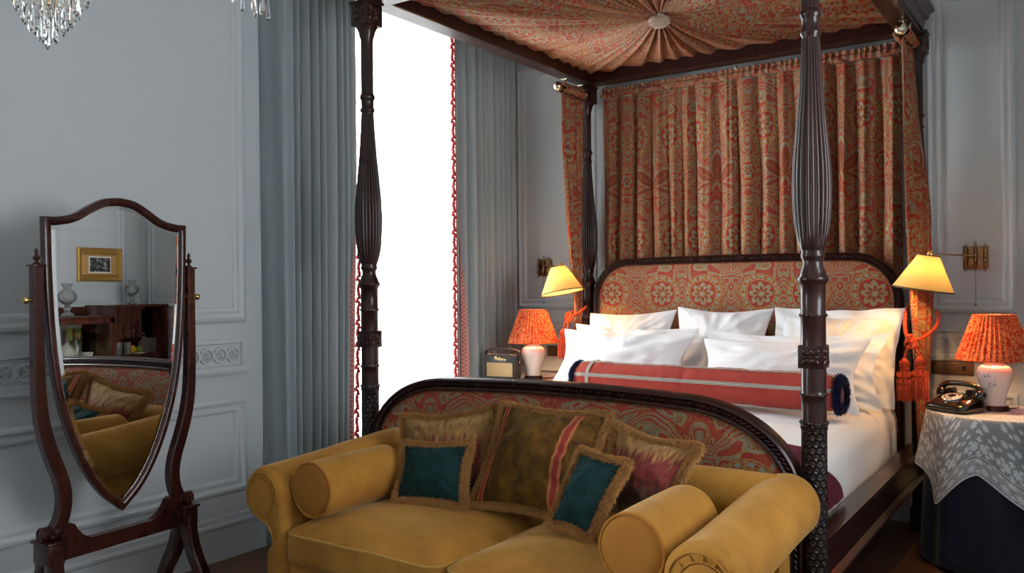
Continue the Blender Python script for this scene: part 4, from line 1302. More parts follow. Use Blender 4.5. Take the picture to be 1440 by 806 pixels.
# bolster along the pillows
def bed_bolster():
    A, B = Vector((-0.548, 1.145, 0)), Vector((0.800, 1.085, 0)); ax = (B - A).normalized(); nx = Vector((ax.y, -ax.x, 0))
    root = thing('bolster_cushion', 'long coral red velvet bolster with striped braid and navy fringe ends', 'cushion', ((A.x + B.x) / 2, 1.11, MZ1))
    mb = MB(); ry, rz = 0.090, 0.090; zc = MZ1 + 0.030 + rz
    def fn(s, t):
        p = A.lerp(B, s); a = TAU * t
        e = min(1, s / 0.05, (1 - s) / 0.05); k = (0.80 + 0.20 * math.sin(e * PI / 2))
        w = 1 + 0.06 * nz(s * 9, math.cos(a) * 1.3, math.sin(a) * 1.3) + 0.035 * nz(s * 40, math.cos(a) * 2, math.sin(a) * 2) - 0.05 * math.exp(-((s - 0.47) / 0.012) ** 2) - 0.030 * abs(nz(s * 26, 5.5 + math.cos(a)))
        up = 1.0 if math.sin(a) > 0 else 0.88
        return p + nx * (-ry * k * w * math.cos(a)) * -1 + Vector((0, 0, zc + rz * k * w * up * math.sin(a)))
    mb.grid(fn, 110, 36, uvf=lambda s, t: (s * 1.35, t * 0.56))
    for s in (0, 1):
        ring = [fn(s, t / 36) for t in range(36)]
        mb.add(ring, [tuple(range(36))])
    mb.build('bolster_cover', M['red_velvet'], root, angle=180)
    st_ = MB()
    for t0 in (0.205, 0.045):            # two lengthwise braids
        st_.grid(lambda s, t: (lambda q: Vector((q.x, q.y, q.z)) + (q - (A.lerp(B, s) + Vector((0, 0, zc)))).normalized() * 0.003)(Vector(fn(lerp(0.004, 0.996, s), t0 + 0.030 * (t - 0.5)))), 110, 3, uvf=lambda s, t: (s * 1.35, t))
    for s0 in (0.075, 0.945):
        st_.grid(lambda s, t: (lambda q: q + (q - (A.lerp(B, s0) + Vector((0, 0, zc)))).normalized() * 0.004)(Vector(fn(s0 + 0.014 * (t - 0.5), lerp(-0.06, 0.52, s)))), 30, 3, uvf=lambda s, t: (s * 0.3, t))
    st_.build('striped_braid', M['stripe'], root, angle=180)
    for s, sg in ((0.0, -1), (1.0, 1)):
        fr = MB(); ring = [Vector(fn(s, t / 40)) for t in range(40)]
        outs = [(ax * sg * 0.9 + (p - ((A if s == 0 else B) + Vector((0, 0, zc)))).normalized() * 0.6).normalized() for p in ring]
        strands(fr, ring, outs, 1300, 0.022, 0.0010, 6, 0.6, 0.35)
        fr.tube(ring, 0.006, 6, closed=True)
        fr.build('end_fringe', M['navy_fringe'], root, kind='stuff', fixn=False)
bed_bolster()
# ================================================================== SOFA
SXC = 0.127                      # centre of the sofa
ARM = 0.800
sofa = thing('sofa', 'mustard velvet two seat scroll arm sofa at the foot of the bed', 'sofa', (SXC, -0.5, 0))
YFR, YBK = -0.845, -0.085
def arm_outline(za, r=0.100, n=22):
    """outward = +x from the roll axis"""
    p = [(-0.102, 0.10), (-0.102, 0.30), (-0.104, za - 0.06)]
    a0, a1 = 188, -72
    for i in range(n + 1):
        a = math.radians(lerp(a0, a1, i / n)); p.append((r * math.cos(a), za + r * math.sin(a)))
    p += [(0.010, za - 0.102), (-0.016, za - 0.112), (-0.032, za - 0.132), (-0.038, za - 0.155), (-0.030, za - 0.172), (-0.016, za - 0.180), (-0.012, za - 0.195), (-0.014, 0.10)]
    return p
def shrink(poly, d):
    P = [Vector(p) for p in poly]; n = len(P); out = []
    for i in range(n):
        d0 = (P[i] - P[i - 1]).normalized(); d1 = (P[(i + 1) % n] - P[i]).normalized()
        n0 = Vector((d0.y, -d0.x)); n1 = Vector((d1.y, -d1.x)); b = (n0 + n1) / max(0.5, 1 + n0.dot(n1))
        out.append(P[i] + b * d)
    return [(q.x, q.y) for q in out]
for sg in (-1, 1):
    rings = []
    def za_at(y): return lerp(0.556, 0.592, sm(-0.85, -0.15, y))
    stations = [(-0.845, 0.022), (-0.842, 0.012), (-0.834, 0.005), (-0.822, 0.0)] + [(lerp(-0.80, -0.14, k / 14), 0.0) for k in range(15)] + [(-0.118, 0.004), (-0.106, 0.014), (-0.098, 0.03)]
    mb = MB(); vs = []; uvs = []
    for y, ins in stations:
        o = arm_outline(za_at(y), 0.100)
        if ins: o = shrink(o, ins)
        for k, (x, z) in enumerate(o):
            w = 0.0022 * nz(x * 14 + sg, y * 9, z * 14)
            vs.append((SXC + sg * (ARM + x + w), y, z + w))
    m = len(o); fs = []
    for j in range(len(stations) - 1):
        for k in range(m):
            k2 = (k + 1) % m; fs.append((j * m + k, j * m + k2, (j + 1) * m + k2, (j + 1) * m + k))
    fs.append(tuple(range(m))); fs.append(tuple((len(stations) - 1) * m + k for k in range(m)))
    mb.add(vs, fs)
    arm = mb.build('arm', M['gold_velvet'], sofa, angle=60)
    # padded disc on the end of the roll with gathers radiating from it, and piping round the front
    za = za_at(-0.85)
    fd = MB()
    fd.lathe([(0.0, 0.011), (0.03, 0.0105), (0.050, 0.008), (0.060, 0.003), (0.064, -0.010)], 40, M=at((SXC + sg * (ARM + 0.012), -0.846, za - 0.006), 0, PI / 2))
    d = fd.build('scroll_disc', M['gold_velvet'], arm)
    gp = MB()
    cx, cz = SXC + sg * (ARM + 0.012), za - 0.006
    gp.tube([(cx + 0.0655 * math.cos(a), -0.850, cz + 0.0655 * math.sin(a)) for a in [TAU * i / 40 for i in range(40)]], 0.0026, 6, closed=True)
    for k in range(5):
        a = math.radians(40 + k * 25)
        gp.tube([(cx + r * math.cos(a), y, cz + r * math.sin(a)) for r, y in ((0.066, -0.851), (0.080, -0.848), (0.093, -0.835))], [0.0026, 0.0022, 0.0006], 5)
    out = shrink(arm_outline(za, 0.100), 0.020)
    gp.tube([(SXC + sg * (ARM + x), -0.8465, z) for x, z in out[3:]], 0.003, 6)
    gp.build('piping', M['gold_velvet'], arm)
# back: a padded roll between the arms
def back_sec(n=18):
    p = [(-0.205, 0.10), (-0.225, 0.36), (-0.215, 0.50)]
    c = (-0.178, 0.602); r = 0.090
    for i in range(n + 1):
        a = math.radians(lerp(195, -40, i / n)); p.append((c[0] + (r if math.cos(a) < 0 else r * 0.80) * math.cos(a), c[1] + r * math.sin(a)))
    p += [(-0.115, 0.50), (-0.10, 0.10)]
    return p
mb = MB(); sec = back_sec(); xs = [SXC + lerp(-ARM + 0.0, ARM - 0.0, k / 30) for k in range(31)]
vs = []; m = len(sec)
for x in xs:
    for y, z in sec:
        w = 0.003 * nz(x * 6, y * 8, z * 8); vs.append((x, y + w, z + w))
fs = []
for j in range(30):
    for k in range(m):
        k2 = (k + 1) % m; fs.append((j * m + k, j * m + k2, (j + 1) * m + k2, (j + 1) * m + k))
fs += [tuple(range(m)), tuple(30 * m + k for k in range(m))]
mb.add(vs, fs); mb.build('backrest', M['gold_velvet'], sofa, angle=60)
sb = MB(); sb.box((SXC, -0.50, 0.225), (2 * (ARM - 0.103), 0.64, 0.25), 0.012); sb.build('seat_base', M['gold_velvet'], sofa)
# corner seams where arms meet the back
for sg in (-1, 1):
    sm_ = MB(); sm_.tube([(SXC + sg * (ARM - 0.085 + 0.07 * k / 10), -0.272 + 0.09 * k / 10, 0.592 + 0.1015 * math.sin(math.radians(160 - 70 * k / 10))) for k in range(11)], 0.0022, 5); sm_.build('seam', M['gold_velvet'], sofa)
for sg in (-1, 1):
    c = MB(); x0, x1 = sorted((SXC + sg * 0.006, SXC + sg * (ARM - 0.108))); y0, y1 = -0.848, -0.215; zb, ze, zc_ = 0.350, 0.446, 0.512
    cx, cy, hx, hy = (x0 + x1) / 2, (y0 + y1) / 2, (x1 - x0) / 2, (y1 - y0) / 2
    def top(s, t):
        p = rounded_rect(s, hx, hy, 0.05); k = 1 - t
        r_ = (1 - k ** 3.2)
        return (cx + p.x * k, cy + p.y * k, ze + (zc_ - ze) * r_ ** 0.8 + 0.003 * nz(p.x * k * 6 + sg, p.y * k * 6))
    def side(s, t):
        p = rounded_rect(s, hx, hy, 0.05); b = 0.010 * math.sin(PI * t)
        d = Vector((p.x / hx, p.y / hy)); 
        return (cx + p.x * (1 + b), cy + p.y * (1 + b), lerp(zb, ze, t) + 0.002 * nz(s * 30, t))
    c.grid(lambda s, t: top(s, t), 120, 24, uvf=lambda s, t: (s, t)); c.grid(side, 120, 8, uvf=lambda s, t: (s, t))
    c.add([side(k / 120, 0) for k in range(120)], [tuple(range(120))])
    o = c.build('seat_cushion', M['gold_velvet'], sofa, angle=180)
    pp = MB(); 
    for zz in (ze, ):
        q = [Vector(top(k / 120, 0)) for k in range(120)]
        rope_r = 0.0042
        pp.tube(q, rope_r, 6, closed=True)
    pp.build('piping', M['gold_cord'], o)
for x in (-0.78, 0.78):
    for y in (-0.80, -0.14):
        l = MB(); l.lathe([(0.014, 0.0135), (0.018, 0.03), (0.026, 0.07), (0.022, 0.09), (0.028, 0.115)], 16, (SXC + x, y, 0)); l.build('leg', M['mahogany'], sofa)

# bolsters lying inside the arms
def sofa_bolster(label, c, r, y0, y1):
    root = thing('bolster_cushion', label, 'cushion', (c[0], (y0 + y1) / 2, c[1] - r), 'round velvet bolsters inside the sofa arms')
    mb = MB()
    prof = [(0.0, 0.004), (r * 0.6, 0.004), (r * 0.90, 0.0)]
    L = y1 - y0
    body = [(r * 0.93, 0.0), (r * 0.985, 0.006), (r, 0.018)] + [(r * (1.0 + 0.012 * math.sin(PI * k / 12)), lerp(0.02, L - 0.02, k / 12)) for k in range(13)] + [(r * 0.985, L - 0.006), (r * 0.93, L), (0.0, L)]
    Mx = Matrix.Translation((c[0], y0, c[1])) @ Matrix.Rotation(-PI / 2, 4, 'X')
    mb.lathe(body, 48, M=Mx, fl=lambda a, z: 1 + 0.008 * nz(a * 2, z * 14, c[0]))
    mb.build('bolster_cover', M['gold_velvet'], root, angle=60)
    e = MB(); e.lathe([(r * 0.945, 0.004), (r * 0.90, -0.001), (r * 0.6, -0.006), (0.0, -0.008)], 48, M=Mx); e.build('end_panel', M['gold_end'], root, angle=80)
    p = MB(); p.tube([(c[0] + r * 0.955 * math.cos(a), y0 + 0.001, c[1] + r * 0.955 * math.sin(a)) for a in [TAU * k / 48 for k in range(48)]], 0.0048, 8, closed=True)
    p.build('piping', M['gold_end'], root)
sofa_bolster('mustard round bolster along the sofa arm nearest the window', (SXC - 0.600, 0.592), 0.096, -0.800, -0.425)
sofa_bolster('mustard round bolster along the sofa arm nearest the right bedpost', (SXC + 0.600, 0.596), 0.096, -0.800, -0.430)

def cushion(label, mat, C4, thick, seed, fl=0.030, pinch=0.07, uvo=(0, 0), ribbons=None, n_per_m=850, wr=0.007, group='fringed cushions on the sofa'):
    c = sum((Vector(p) for p in C4), Vector()) / 4
    sd_ = ((Vector(C4[1]) - Vector(C4[0])).length + (Vector(C4[3]) - Vector(C4[0])).length) / 2
    C4 = [c + (Vector(p) - c) * (1 - 0.020 / sd_) for p in C4]
    root = thing('scatter_cushion', label, 'cushion', (c.x, c.y, min(p[2] for p in C4)), group)
    mb = MB(); base, nrm, W, H = puffy(mb, C4, thick, 44, pinch, seed, wr, 0.5, 0.0, uvo=uvo, pw=2.0, q=0.72)
    cov = mb.build('cushion_cover', mat, root, angle=180)
    fr = MB(); pts, outs = edge_loop(base)
    pts = [p + o * 0.004 for p, o in zip(pts, outs)]
    strands(fr, pts, outs, 1500, fl * 0.56, 0.00075, 9, 0.8, 0.45, core=0.007)
    fr.tube(pts, 0.0065, 7, closed=True)
    fr.build('brush_fringe', M['fringe'], root, kind='stuff', fixn=False)
    if ribbons:
        for (s0, w) in ribbons:
            rb = MB()
            def fn(s, t):
                ss = s0 + (t - 0.5) * w; q = lerp(0.02, 0.985, s)
                a = abs(2 * ss - 1) ** 2.0; b = abs(2 * q - 1) ** 2.0
                h = ((1 - a) * (1 - b)) ** 0.72
                ww = nz(ss * 4 + seed, q * 4, seed) * wr * 1.6 + nz(ss * 11 + seed, q * 9, seed + 3) * wr
                rad = abs(nz(math.atan2(q - .5, ss - .5) * 3.2 + seed, seed * 2)) * wr * 3.4 * min(1, math.hypot(ss - .5, q - .5) * 2)
                return base(ss, q) + nrm * (thick * h + 0.004 + (ww - rad) * min(1, h * 2))
            rb.grid(fn, 50, 6, uvf=lambda s, t: (s * H, t))
            rb.build('ribbon_band', M['ribbon'], root, angle=180)
    return root
cushion('striped ikat cushion with tan fringe behind the teal cushion nearest the window', M['ikat'], [(-0.46, -0.395, 0.505), (-0.035, -0.375, 0.505), (-0.072, -0.262, 0.846), (-0.530, -0.285, 0.776)], 0.070, 1.0, pinch=0.15, uvo=(0.3, 0.02))
cushion('large olive gold crushed velvet cushion with two red ribbon bands', M['olive_velvet'], [(-0.085, -0.430, 0.518), (0.365, -0.430, 0.515), (0.392, -0.258, 0.852), (-0.050, -0.272, 0.860)], 0.085, 2.2, fl=0.026, pinch=0.09, ribbons=[(0.075, 0.055), (0.775, 0.088)])
cushion('striped ikat cushion with tan fringe at the end nearest the right bedpost', M['ikat'], [(0.36, -0.350, 0.505), (0.655, -0.395, 0.560), (0.718, -0.300, 0.785), (0.400, -0.262, 0.822)], 0.070, 3.1, pinch=0.15, uvo=(1.1, 0.02))
cushion('small teal velvet cushion with tan fringe nearest the window', M['teal_velvet'], [(-0.345, -0.535, 0.515), (-0.065, -0.475, 0.518), (-0.090, -0.395, 0.730), (-0.398, -0.425, 0.705)], 0.058, 4.5, pinch=0.10, wr=0.004)
cushion('small teal velvet cushion leaning on the large olive cushion, nearest the right bolster', M['teal_velvet'], [(0.318, -0.560, 0.540), (0.478, -0.570, 0.518), (0.560, -0.465, 0.750), (0.362, -0.420, 0.765)], 0.055, 5.7, pinch=0.09, wr=0.004)

# rug under the sofa
rg = MB()
rg.box((0.13, -1.53, 0.0065), (2.94, 2.50, 0.013), 0.005)
o = rg.build('rug', M['rug'], loc=(0.13, -1.53, 0)); _set(o, 'slate blue wool rug in front of the sofa', 'rug')
# ================================================================== CHEVAL MIRROR
MXX, MYC = -1.25, -1.022
chev = thing('cheval_mirror', 'dark mahogany shield shaped cheval mirror standing by the panelled wall', 'mirror', (MXX, MYC, 0.013))
half = smooth_pts([(0.0, 0.462), (0.082, 0.537), (0.150, 0.640), (0.208, 0.780), (0.247, 0.930), (0.270, 1.10), (0.282, 1.30), (0.287, 1.531)], 5)
half = [(p.x, p.y) for p in half]
crown = [(p.x, p.y) for p in smooth_pts([(0.287, 1.531), (0.235, 1.533), (0.175, 1.548), (0.120, 1.580), (0.062, 1.608), (0.0, 1.617)], 5)][1:]
rightside = half + crown
outline = rightside + [(-x, z) for x, z in reversed(rightside[1:-1])]        # counter-clockwise in (y, z)
def m3m(y, z, h): return (MXX + h, MYC + y, z)
fr = MB()
fr.sweep(outline, [(0, -0.013), (0, 0.010), (0.003, 0.014), (0.010, 0.0155), (0.020, 0.0145), (0.026, 0.010), (0.029, 0.0055), (0.030, 0.002), (0.030, -0.013), (0, -0.013)], m3m, closed=True)
fo = fr.build('shield_frame', M['mirror_wood'], chev, angle=35)
def inset(poly, d):
    P = [Vector(p) for p in poly]; n = len(P); out = []
    for i in range(n):
        d0 = (P[i] - P[i - 1]).normalized(); d1 = (P[(i + 1) % n] - P[i]).normalized()
        n0 = Vector((-d0.y, d0.x)); n1 = Vector((-d1.y, d1.x)); b = (n0 + n1) / max(0.45, 1 + n0.dot(n1)); out.append(P[i] + b * d)
    return [(q.x, q.y) for q in out]
gl = MB()
o0, o1 = inset(outline, 0.029), inset(outline, 0.043)
n = len(o0)
vs = [m3m(y, z, 0.0025) for y, z in o0] + [m3m(y, z, 0.0040) for y, z in o1]
gl.add(vs, [(i, (i + 1) % n, n + (i + 1) % n, n + i) for i in range(n)])
h_ = n // 2
prs = [(i, (n - i) % n) for i in range(h_ + 1)]
gl.add([m3m(y, z, 0.0040) for y, z in o1], [tuple(dict.fromkeys((prs[i][0], prs[i + 1][0], prs[i + 1][1], prs[i][1]))) for i in range(h_)])
gl.build('mirror_glass', M['mirror'], chev, smooth=False, fixn=False)
bk = MB(); bk.prism(inset(outline, 0.028), -0.012, -0.002, m3m); bk.build('backing_board', M['mirror_wood'], chev, smooth=False)
# standards: top straight, sweeping in and then out to a scroll
hp = [(0.306, 1.360), (0.306, 1.20), (0.306, 1.05), (0.304, 0.95), (0.297, 0.85), (0.279, 0.765), (0.255, 0.69), (0.233, 0.63), (0.221, 0.575), (0.222, 0.525), (0.234, 0.48), (0.256, 0.447)]
cl = [(p.x, p.y) for p in smooth_pts(hp, 4)]
for sg in (-1, 1):
    st_ = MB(); vs = []
    for i, (h, z) in enumerate(cl):
        a = Vector(cl[max(0, i - 1)]); b = Vector(cl[min(len(cl) - 1, i + 1)]); d = (b - a).normalized(); nn = Vector((-d.y, d.x))
        w = 0.017 + 0.006 * sm(1.2, 0.6, z) ; dp = 0.019
        for (u, v) in ((-1, -0.8), (-0.8, -1), (0.8, -1), (1, -0.8), (1, 0.8), (0.8, 1), (-0.8, 1), (-1, 0.8)):
            q = Vector((h, z)) + nn * (w * u)
            vs.append((MXX + dp * v, MYC + sg * q.x, q.y))
    m = 8; fs = []
    for j in range(len(cl) - 1):
        for k in range(8):
            k2 = (k + 1) % 8; fs.append((j * m + k, j * m + k2, (j + 1) * m + k2, (j + 1) * m + k))
    fs += [tuple(range(8)), tuple((len(cl) - 1) * 8 + k for k in range(8))]
    st_.add(vs, fs); st_.box((MXX, MYC + sg * 0.306, 1.362), (0.048, 0.044, 0.008), 0.002)
    post = st_.build('standard', M['mirror_wood'], chev, angle=35)
    f = MB(); f.lathe([(0.010, 1.366), (0.012, 1.372), (0.006, 1.377), (0.005, 1.380), (0.0115, 1.388), (0.0125, 1.394), (0.006, 1.402), (0.004, 1.405), (0.007, 1.410), (0.006, 1.416), (0.0, 1.426)], 16, (MXX, MYC + sg * 0.306, -0.002))
    f.build('finial', M['mirror_wood'], post)
    k = MB(); k.lathe([(0.007, 0), (0.007, 0.012), (0.012, 0.016), (0.0135, 0.022), (0.010, 0.030), (0.0, 0.032)], 16, M=at((MXX, MYC + sg * 0.322, 1.246), 0, -sg * PI / 2))
    k.build('swivel_knob', M['brass'], post)
    pv = MB(); pv.tube([(MXX, MYC + sg * 0.29, 1.246), (MXX, MYC + sg * 0.28, 1.246)], 0.006, 8); pv.build('pivot', M['brass'], post)
    s = MB(); c = (MXX, MYC + sg * 0.272, 0.447)
    s.lathe([(0.0, -0.034), (0.020, -0.034), (0.024, -0.030), (0.0245, 0.030), (0.020, 0.034), (0.016, 0.030), (0.010, 0.033), (0.0, 0.034)], 26, M=at(c, 0, PI / 2))
    for q in range(8):
        a = TAU * q / 8; s.sphere((0, 0, 0), (0.003, 0.007, 0.0028), 6, 4, M=Matrix.Translation((c[0] + 0.032, c[1], c[2])) @ Matrix.Rotation(a, 4, 'X') @ Matrix.Translation((0, 0.011, 0)))
    s.build('scroll', M['mirror_wood'], post)
    # foot: capped block and two splayed sabre legs on casters
    b = MB(); b.box((MXX, MYC + sg * 0.272, 0.380), (0.095, 0.058, 0.070), 0.003); b.box((MXX, MYC + sg * 0.272, 0.419), (0.110, 0.072, 0.010), 0.003)
    b.build('foot_block', M['mirror_wood'], chev, angle=35)
    for sx in (-1, 1):
        L = MB(); path = [(0.022, 0.372), (0.034, 0.30), (0.060, 0.235), (0.098, 0.175), (0.128, 0.12), (0.140, 0.075), (0.143, 0.055)]
        path = smooth_pts(path, 4); vs = []
        for i, p in enumerate(path):
            a = path[max(0, i - 1)]; bb = path[min(len(path) - 1, i + 1)]; d = (bb - a).normalized(); nn = Vector((-d.y, d.x))
            w = lerp(0.034, 0.020, i / (len(path) - 1)); dp = 0.021
            for (u, v) in ((-1, -0.75), (-0.75, -1), (0.75, -1), (1, -0.75), (1, 0.75), (0.75, 1), (-0.75, 1), (-1, 0.75)):
                q = p + nn * (w * u); vs.append((MXX + sx * q.x, MYC + sg * 0.272 + dp * v, q.y))
        fs = []
        for j in range(len(path) - 1):
            for k in range(8):
                k2 = (k + 1) % 8; fs.append((j * 8 + k, j * 8 + k2, (j + 1) * 8 + k2, (j + 1) * 8 + k))
        fs += [tuple(range(8)), tuple((len(path) - 1) * 8 + k for k in range(8))]
        L.add(vs, fs); leg = L.build('leg', M['mirror_wood'], chev, angle=35)
        fz = 0.0135 if sx > 0 or True else 0
        cst = MB(); x = MXX + sx * 0.143
        cst.lathe([(0.016, 0.058), (0.019, 0.050), (0.019, 0.040), (0.012, 0.036), (0.006, 0.030)], 14, (x, MYC + sg * 0.272, 0)); 
        cst.lathe([(0.0, -0.006), (0.013, -0.006), (0.0145, 0.0), (0.013, 0.006), (0.0, 0.006)], 16, M=at((x + sx * 0.006, MYC + sg * 0.272, 0.0285), 0, 0, PI / 2))
        cst.build('caster', M['brass'], leg)
# stretcher with curved brackets
s = MB(); 
poly = [(-0.245, 0.345), (0.245, 0.345), (0.245, 0.412), (0.226, 0.455), (0.205, 0.468), (0.190, 0.462), (0.178, 0.440), (0.160, 0.418), (0.138, 0.404), (0.125, 0.398), (-0.125, 0.398), (-0.138, 0.404), (-0.160, 0.418), (-0.178, 0.440), (-0.190, 0.462), (-0.205, 0.468), (-0.226, 0.455), (-0.245, 0.412)]
s.prism(poly, -0.017, 0.017, m3m); s.build('stretcher', M['mirror_wood'], chev, smooth=False)
chev.rotation_euler = (0, 0, math.radians(4))
# ================================================================== BEDSIDE TABLES, LAMPS, TELEPHONE, RADIO, SCONCES, SOCKETS
TZ = 0.675
def skirted_table(label, c, r, seed, flare, fold):
    root = thing('bedside_table', label, 'table', (c[0], c[1], 0), 'round skirted bedside tables')
    t = MB(); t.lathe([(0.0, TZ - 0.03), (r - 0.006, TZ - 0.03), (r, TZ - 0.024), (r, TZ - 0.006), (r - 0.006, TZ - 0.002), (0.0, TZ - 0.002)], 64, (c[0], c[1], 0)); t.build('table_top', M['navy'], root)
    sk = MB()
    def fn(s, tt):
        a = TAU * s; d = 1 - tt
        f = math.sin(11 * a + 1.2 * nz(math.cos(a) * 1.6 + seed, math.sin(a) * 1.6)) * (0.6 + 0.5 * nz(math.cos(a) * 2, math.sin(a) * 2, seed))
        rr = r + 0.002 + flare * d + fold * (f + 0.4) * min(1, d * 1.6)
        return (c[0] + rr * math.cos(a), c[1] + rr * math.sin(a), lerp(0.006 + 0.006 * (1 + f), TZ - 0.004, tt))
    sk.grid(fn, 240, 20, uvf=lambda s, t: (s * 2.5, t * 0.7))
    o = sk.build('floor_length_skirt', M['navy'], root, angle=180); o.modifiers.new('thickness', 'SOLIDIFY').thickness = 0.002
    return root
def lace_cloth(label, c, r, lows, seed, sp=1.0):
    """square lace cloth over the round top: the hem dips at its corners"""
    mb = MB()
    def drop(a):
        d = 0.205
        for (deg, depth, wd) in lows:
            q = (math.degrees(a) - deg + 180) % 360 - 180
            d = max(d, 0.205 + (depth - 0.205) * math.exp(-abs(q / wd) ** 1.5) + 0.0)
        return d + 0.010 * math.cos(a * 9 + seed)
    ring_k = 0.30
    def fn(s, t):
        a = TAU * s
        if t < ring_k:
            q = t / ring_k; rr = r * q; return (c[0] + rr * math.cos(a), c[1] + rr * math.sin(a), TZ + 0.003)
        q = (t - ring_k) / (1 - ring_k); D = drop(a)
        f = math.sin(9 * a + seed + 1.5 * nz(math.cos(a) * 1.3, math.sin(a) * 1.3, seed))
        rr = r + 0.0045 + 0.006 * min(1, q * 8) + sp * (0.020 * q + 0.020 * (f + 0.5) * q) * (D / 0.3) + (flare_of(r) * min(1, D * q / 0.65))
        zz = TZ + 0.003 - D * q - (0.0 if q > 0.0 else 0)
        e = min(1, q * 10); zz += 0.006 * (1 - e)
        return (c[0] + rr * math.cos(a), c[1] + rr * math.sin(a), zz)
    def uvf(s, t):
        a = TAU * s
        if t < ring_k: return (s * TAU * r, 0.62 + (1 - t / ring_k) * 0.3)
        q = (t - ring_k) / (1 - ring_k); return (s * TAU * (r + 0.03), drop(a) * (1 - q))
    mb.grid(fn, 300, 40, uvf=uvf)
    o = mb.build('lace_tablecloth', M['lace'], loc=(c[0], c[1], TZ), angle=180)
    return _set(o, label, 'tablecloth', 'lace cloths on the bedside tables')
def flare_of(r): return 0.032 if r > 0.27 else 0.006
TR, TL = (1.350, 1.640), (-1.280, 1.700)
skirted_table('round table with floor length navy skirt under the black telephone', TR, 0.285, 2.0, 0.030, 0.014)
skirted_table('round skirted table under the radio, between curtain and bed', TL, 0.250, 5.0, 0.004, 0.006)
lace_cloth('white lace cloth with pointed corners hanging over the navy table skirt', TR, 0.285, [(-58, 0.41, 26), (-128, 0.375, 20), (32, 0.40, 26), (130, 0.38, 26)], 0.6)
lace_cloth('white lace cloth on the table beneath the radio', TL, 0.250, [(-40, 0.36, 24), (-130, 0.36, 24), (50, 0.36, 24), (140, 0.36, 24)], 2.2, 0.15)
CT = TZ + 0.0055

def table_lamp(label, c, mat, seed):
    x, y = c; root = thing('table_lamp', label, 'lamp', (x, y, CT), 'ginger jar lamps with pleated shades')
    b = MB(); b.lathe([(0.0, CT), (0.060, CT), (0.063, CT + 0.004), (0.062, CT + 0.012), (0.056, CT + 0.018), (0.055, CT + 0.022), (0.0, CT + 0.022)], 40, (x, y, 0)); b.build('base', M['mahogany'], root)
    v = MB(); z0 = CT + 0.022
    pr = [(0.0, 0.0), (0.045, 0.0), (0.0465, 0.006), (0.047, 0.03), (0.051, 0.055), (0.060, 0.085), (0.070, 0.115), (0.0755, 0.140), (0.0745, 0.160), (0.066, 0.176), (0.053, 0.186), (0.044, 0.190), (0.043, 0.194), (0.046, 0.199), (0.046, 0.206), (0.040, 0.209), (0.012, 0.211), (0.0, 0.211)]
    v.lathe([(r, z0 + z) for r, z in smooth_prof(pr, 3)], 56, (x, y, 0)); v.build('jar_body', mat, root, angle=50)
    s = MB(); s.tube([(x, y, z0 + 0.208), (x, y, z0 + 0.25)], 0.010, 12); s.lathe([(0.014, z0 + 0.245), (0.017, z0 + 0.25), (0.017, z0 + 0.275), (0.013, z0 + 0.28)], 14, (x, y, 0)); s.build('lamp_holder', M['brass'], root)
    bu = MB(); bu.sphere((x, y, z0 + 0.315), (0.028, 0.028, 0.036), 16, 12); bu.build('bulb', M['bulb'], root)
    sh = MB(); NP = 40; zb, zt, rb, rt = 0.915, 1.121, 0.164, 0.089
    def fn(s_, t):
        a = TAU * s_; pw_ = (NP * s_ + 0.25 * nz(s_ * 30, seed)) % 1.0; w = pw_ / 0.78 if pw_ < 0.78 else (1 - pw_) / 0.22; f = math.sin(PI * min(1, max(0, t)))
        rr = lerp(rb, rt, t) + 0.015 * (w - 0.65) * (0.45 + 0.55 * f) - 0.003 * math.sin(PI * t)
        return (x + rr * math.cos(a), y + rr * math.sin(a), lerp(zb, zt, t))
    sh.grid(fn, NP * 8, 10, uvf=lambda s_, t: (s_ * 1.0, t * 0.22))
    so = sh.build('lamp_shade', M['shade'], root, angle=180)
    tr = MB()
    for rr, zz in ((rb, zb), (rt, zt)):
        tr = MB(); tr.tube([(x + rr * math.cos(a), y + rr * math.sin(a), zz) for a in [TAU * k / 60 for k in range(60)]], 0.0032, 6, closed=True); tr.build('shade_piping', M['shade'], so)
    ri = MB()
    for k in range(3):
        a = TAU * k / 3 + seed; ri.tube([(x, y, zt - 0.03), (x + (rt - 0.002) * math.cos(a), y + (rt - 0.002) * math.sin(a), zt - 0.004)], 0.0016, 5)
    ri.tube([(x, y, zt - 0.03), (x, y, z0 + 0.34)], 0.002, 5)
    for k in (-1, 1): ri.tube([(x + k * 0.016, y, z0 + 0.262), (x + k * 0.036, y, z0 + 0.30), (x + k * 0.034, y, z0 + 0.35), (x, y, zt - 0.03)], 0.0016, 5)
    ri.build('shade_carrier', M['brass'], root)
    cd = MB(); cd.tube(smooth_pts([(x + 0.05, y + 0.03, CT + 0.006), (x + 0.085, y + 0.07, CT + 0.005), (x + 0.09, y + 0.14, CT + 0.004)], 6), 0.0028, 6); cd.build('cord', M['bakelite'], root)
    return root
table_lamp('lit table lamp with white jar base and red pleated shade beside the black telephone', (1.333, 1.735), M['china_r'], 1.0)
table_lamp('lit table lamp with white jar base and red pleated shade beside the radio', (-1.236, 1.745), M['china'], 2.0)

